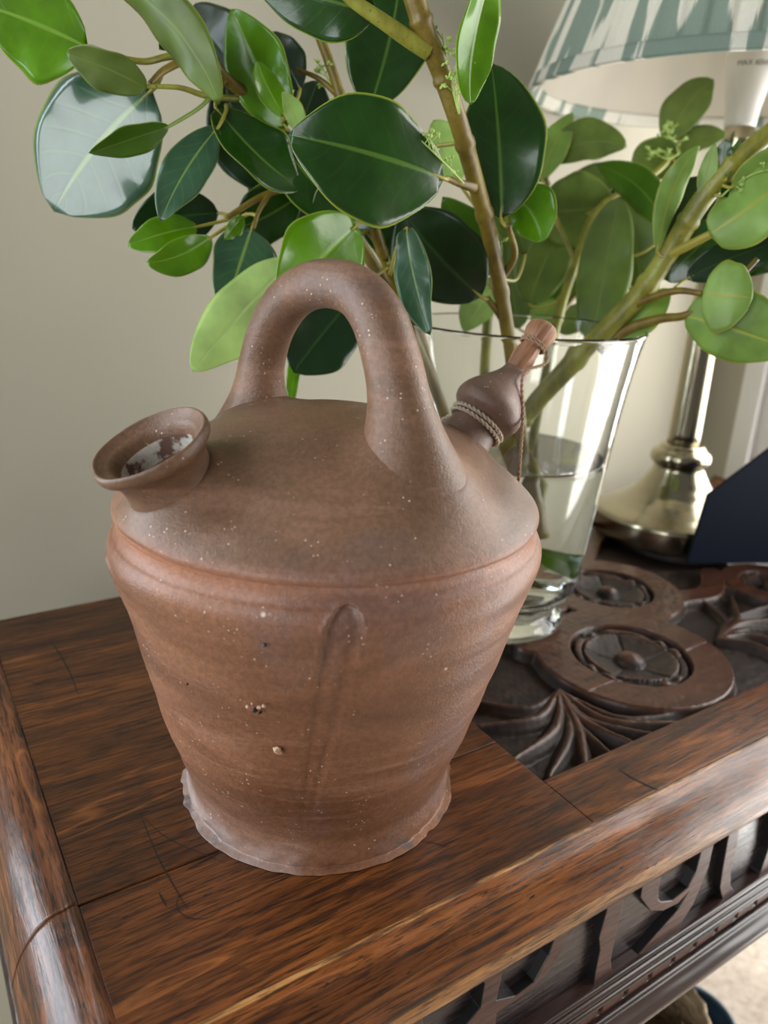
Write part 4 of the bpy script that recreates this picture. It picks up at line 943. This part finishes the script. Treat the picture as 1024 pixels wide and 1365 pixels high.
# ================================================================== dark easel-backed frame beside the lamp
G0, G1 = onZ(916, 752), onZ(1010, 751)
fr = empty('picture_frame', tuple((G0+G1)/2)); FO = (G0+G1)/2; tag(fr, 'dark navy picture frame seen from behind with its strut out, right of the lamp base', 'picture frame')
dv = (G1-G0)/np.linalg.norm(G1-G0); nv_ = np.array([-dv[1], dv[0], 0])
def onplane(px, py):
    r = R3 @ np.array([(px-CX)/F, (py-CY)/F, 1.]); t = ((G0-CAM)@nv_)/(r@nv_); return CAM+r*t
def slab(name, pts, th, mat, parent, org):
    n = len(pts); V = [np.array(p)-org for p in pts]+[np.array(p)+nv_*th-org for p in pts]
    Fc = [tuple(range(n)), tuple(range(2*n-1, n-1, -1))]+[(i, n+i, n+(i+1) % n, (i+1) % n) for i in range(n)]
    o = mesh_obj(name, V, Fc, mat, parent, smooth=False); m = o.modifiers.new('bevel', 'BEVEL'); m.width = .0008; m.segments = 2; return o
a_, b_, c_, d__ = G0, onplane(944, 660), onplane(1030, 596), onZ(1030, 746)
c_[2] += 0
slab('strut', [a_, b_, onplane(1036, 591), G1+dv*.022], .004, M['navy'], fr, FO)
# board standing, leaning towards the strut
bd0 = G1+dv*.020; lean = np.array([-.10, .02, 1.]); lean /= np.linalg.norm(lean)
u1 = np.array([.62, -.78, 0.]); nn_ = np.cross(u1, lean); nn_ /= np.linalg.norm(nn_)
q0 = bd0+nv_*.012; P = [q0, q0+u1*.17, q0+u1*.17+lean*.235, q0+lean*.235]
V = [p-FO for p in P]+[p+nn_*.008-FO for p in P]
o = mesh_obj('back_board', V, [(0, 1, 2, 3), (7, 6, 5, 4), (0, 4, 5, 1), (1, 5, 6, 2), (2, 6, 7, 3), (3, 7, 4, 0)], M['navy'], fr, smooth=False)
m = o.modifiers.new('bevel', 'BEVEL'); m.width = .0012; m.segments = 2

# ---- scratches cut in the top, grit stuck on the jug
parts = []
def scratch(pts, w):
    Q = catmull([onZ(*q) for q in pts], 24); n_ = len(Q); V = []
    for i in range(n_):
        t = Q[min(i+1, n_-1)]-Q[max(i-1, 0)]; t /= np.linalg.norm(t); s_ = np.array([-t[1], t[0], 0])*w*(.4+.6*math.sin(PI*i/(n_-1)))*.5
        V += [Q[i]+s_+[0, 0, .00006], Q[i]-s_+[0, 0, .00006]]
    parts.append((V, [(2*i, 2*i+1, 2*i+3, 2*i+2) for i in range(n_-1)]))
scratch([(187, 1085), (212, 1145), (250, 1212)], .0007); scratch([(187, 1085), (225, 1118), (300, 1150)], .0005); scratch([(250, 1158), (300, 1132), (330, 1118)], .0008)
scratch([(66, 850), (90, 890), (104, 925)], .0010); scratch([(212, 1190), (222, 1208)], .0009); scratch([(150, 1172), (200, 1155), (240, 1140)], .0005)
scratch([(265+30*math.cos(a), 1205+20*math.sin(a)) for a in np.linspace(.3, 4.6, 9)], .0004); scratch([(825, 1025), (850, 1040), (880, 1054)], .0016)
scratch([(560, 1120), (600, 1128)], .0005); scratch([(30, 905), (60, 915)], .0006); scratch([(330, 1222), (420, 1190), (500, 1150)], .0004)
sm = mesh_obj('scratches', *merge([(np.array(v)-TO, f) for v, f in parts]), M['shade_marks'], T, smooth=False); sm['kind'] = 'stuff'
def on_jug(px, py):
    r_ = R3 @ np.array([(px-CX)/F, (py-CY)/F, 1.]); PRZ = [.0, .02, .05, .088, .126, .144, .157]; PRR = [.0728, .0724, .0828, .0935, .1030, .1062, .1025]
    for t in np.linspace(.2, .6, 4000):
        q = CAM+r_*t
        if math.hypot(q[0], q[1]) < np.interp(q[2], PRZ, PRR): return q
parts = []
gr = random.Random(4)
for px, py, sz, k_ in ((370, 1000, .0022, 1), (374, 1003, .0012, 1), (330, 942, .0008, 1), (340, 946, .0014, 0), (345, 943, .0011, 1), (352, 941, .0010, 1), (347, 950, .0009, 0), (353, 860, .0010, 0), (336, 938, .0007, 1), (250, 912, .0006, 0)):
    q = on_jug(px, py)
    if q is None: continue
    bm = bmesh.new(); bmesh.ops.create_icosphere(bm, subdivisions=1, radius=sz)
    for v in bm.verts: v.co *= gr.uniform(.65, 1.2); v.co += Vector(q-np.array([0, 0, 0]))
    me = bpy.data.meshes.new('grit'); bm.to_mesh(me); bm.free(); me.materials.append(M['chip'] if k_ else M['shade_marks']); link(bpy.data.objects.new('grit', me), J)
# ================================================================== things on the floor under the table
bx = onZ(916, 1385, FZ+.08)
V, Fc = lathe(smooth_prof([(.04, 0), (.075, .004), (.098, .05), (.105, .10), (.098, .145), (.080, .170), (.076, .178), (.070, .172), (.085, .145), (.088, .06), (.0, .05)], 60), 64, True, False)
V = np.array(V)*.62; tag(mesh_obj('blue_pot', V, Fc, plain('blue_glaze', (.045, .085, .125), .45), loc=(bx[0], bx[1], FZ)), 'round slate-blue pot standing on the carpet under the table', 'pot')
wk = NB('woven_straw'); wn = wk.noise(wk.coord('Object', (40, 40, 200)), 1, 3); wk.set(Base_Color=wk.ramp(wn, [(.3, (.13, .085, .045)), (.7, (.36, .26, .15))]), Roughness=.85, Normal=wk.bump(wn, .6, .003))
kx = onZ(868, 1338, FZ+.25); print('POTDIST', np.linalg.norm((kx-bx)[:2]))
parts = []
for i in range(22):
    z = .006+i*.0098; R_ = .085+.020*math.sin(i/21*PI*.9)
    parts.append(tube_data([((R_+.0022*math.sin(k*PI*.5+i*PI))*math.cos(2*PI*k/64), (R_+.0022*math.sin(k*PI*.5+i*PI))*math.sin(2*PI*k/64), z) for k in range(65)], .0052, 6))
Vb, Fb = lathe([(.08, 0), (.08, .004)], 40); parts.append((Vb, Fb))
V, Fc = merge(parts); V = np.array(V)*[.55, .55, 1.15]; tag(mesh_obj('straw_basket', V, Fc, wk.m, loc=(kx[0], kx[1], FZ)), 'tall tan woven straw basket on the carpet beside the blue pot', 'basket')
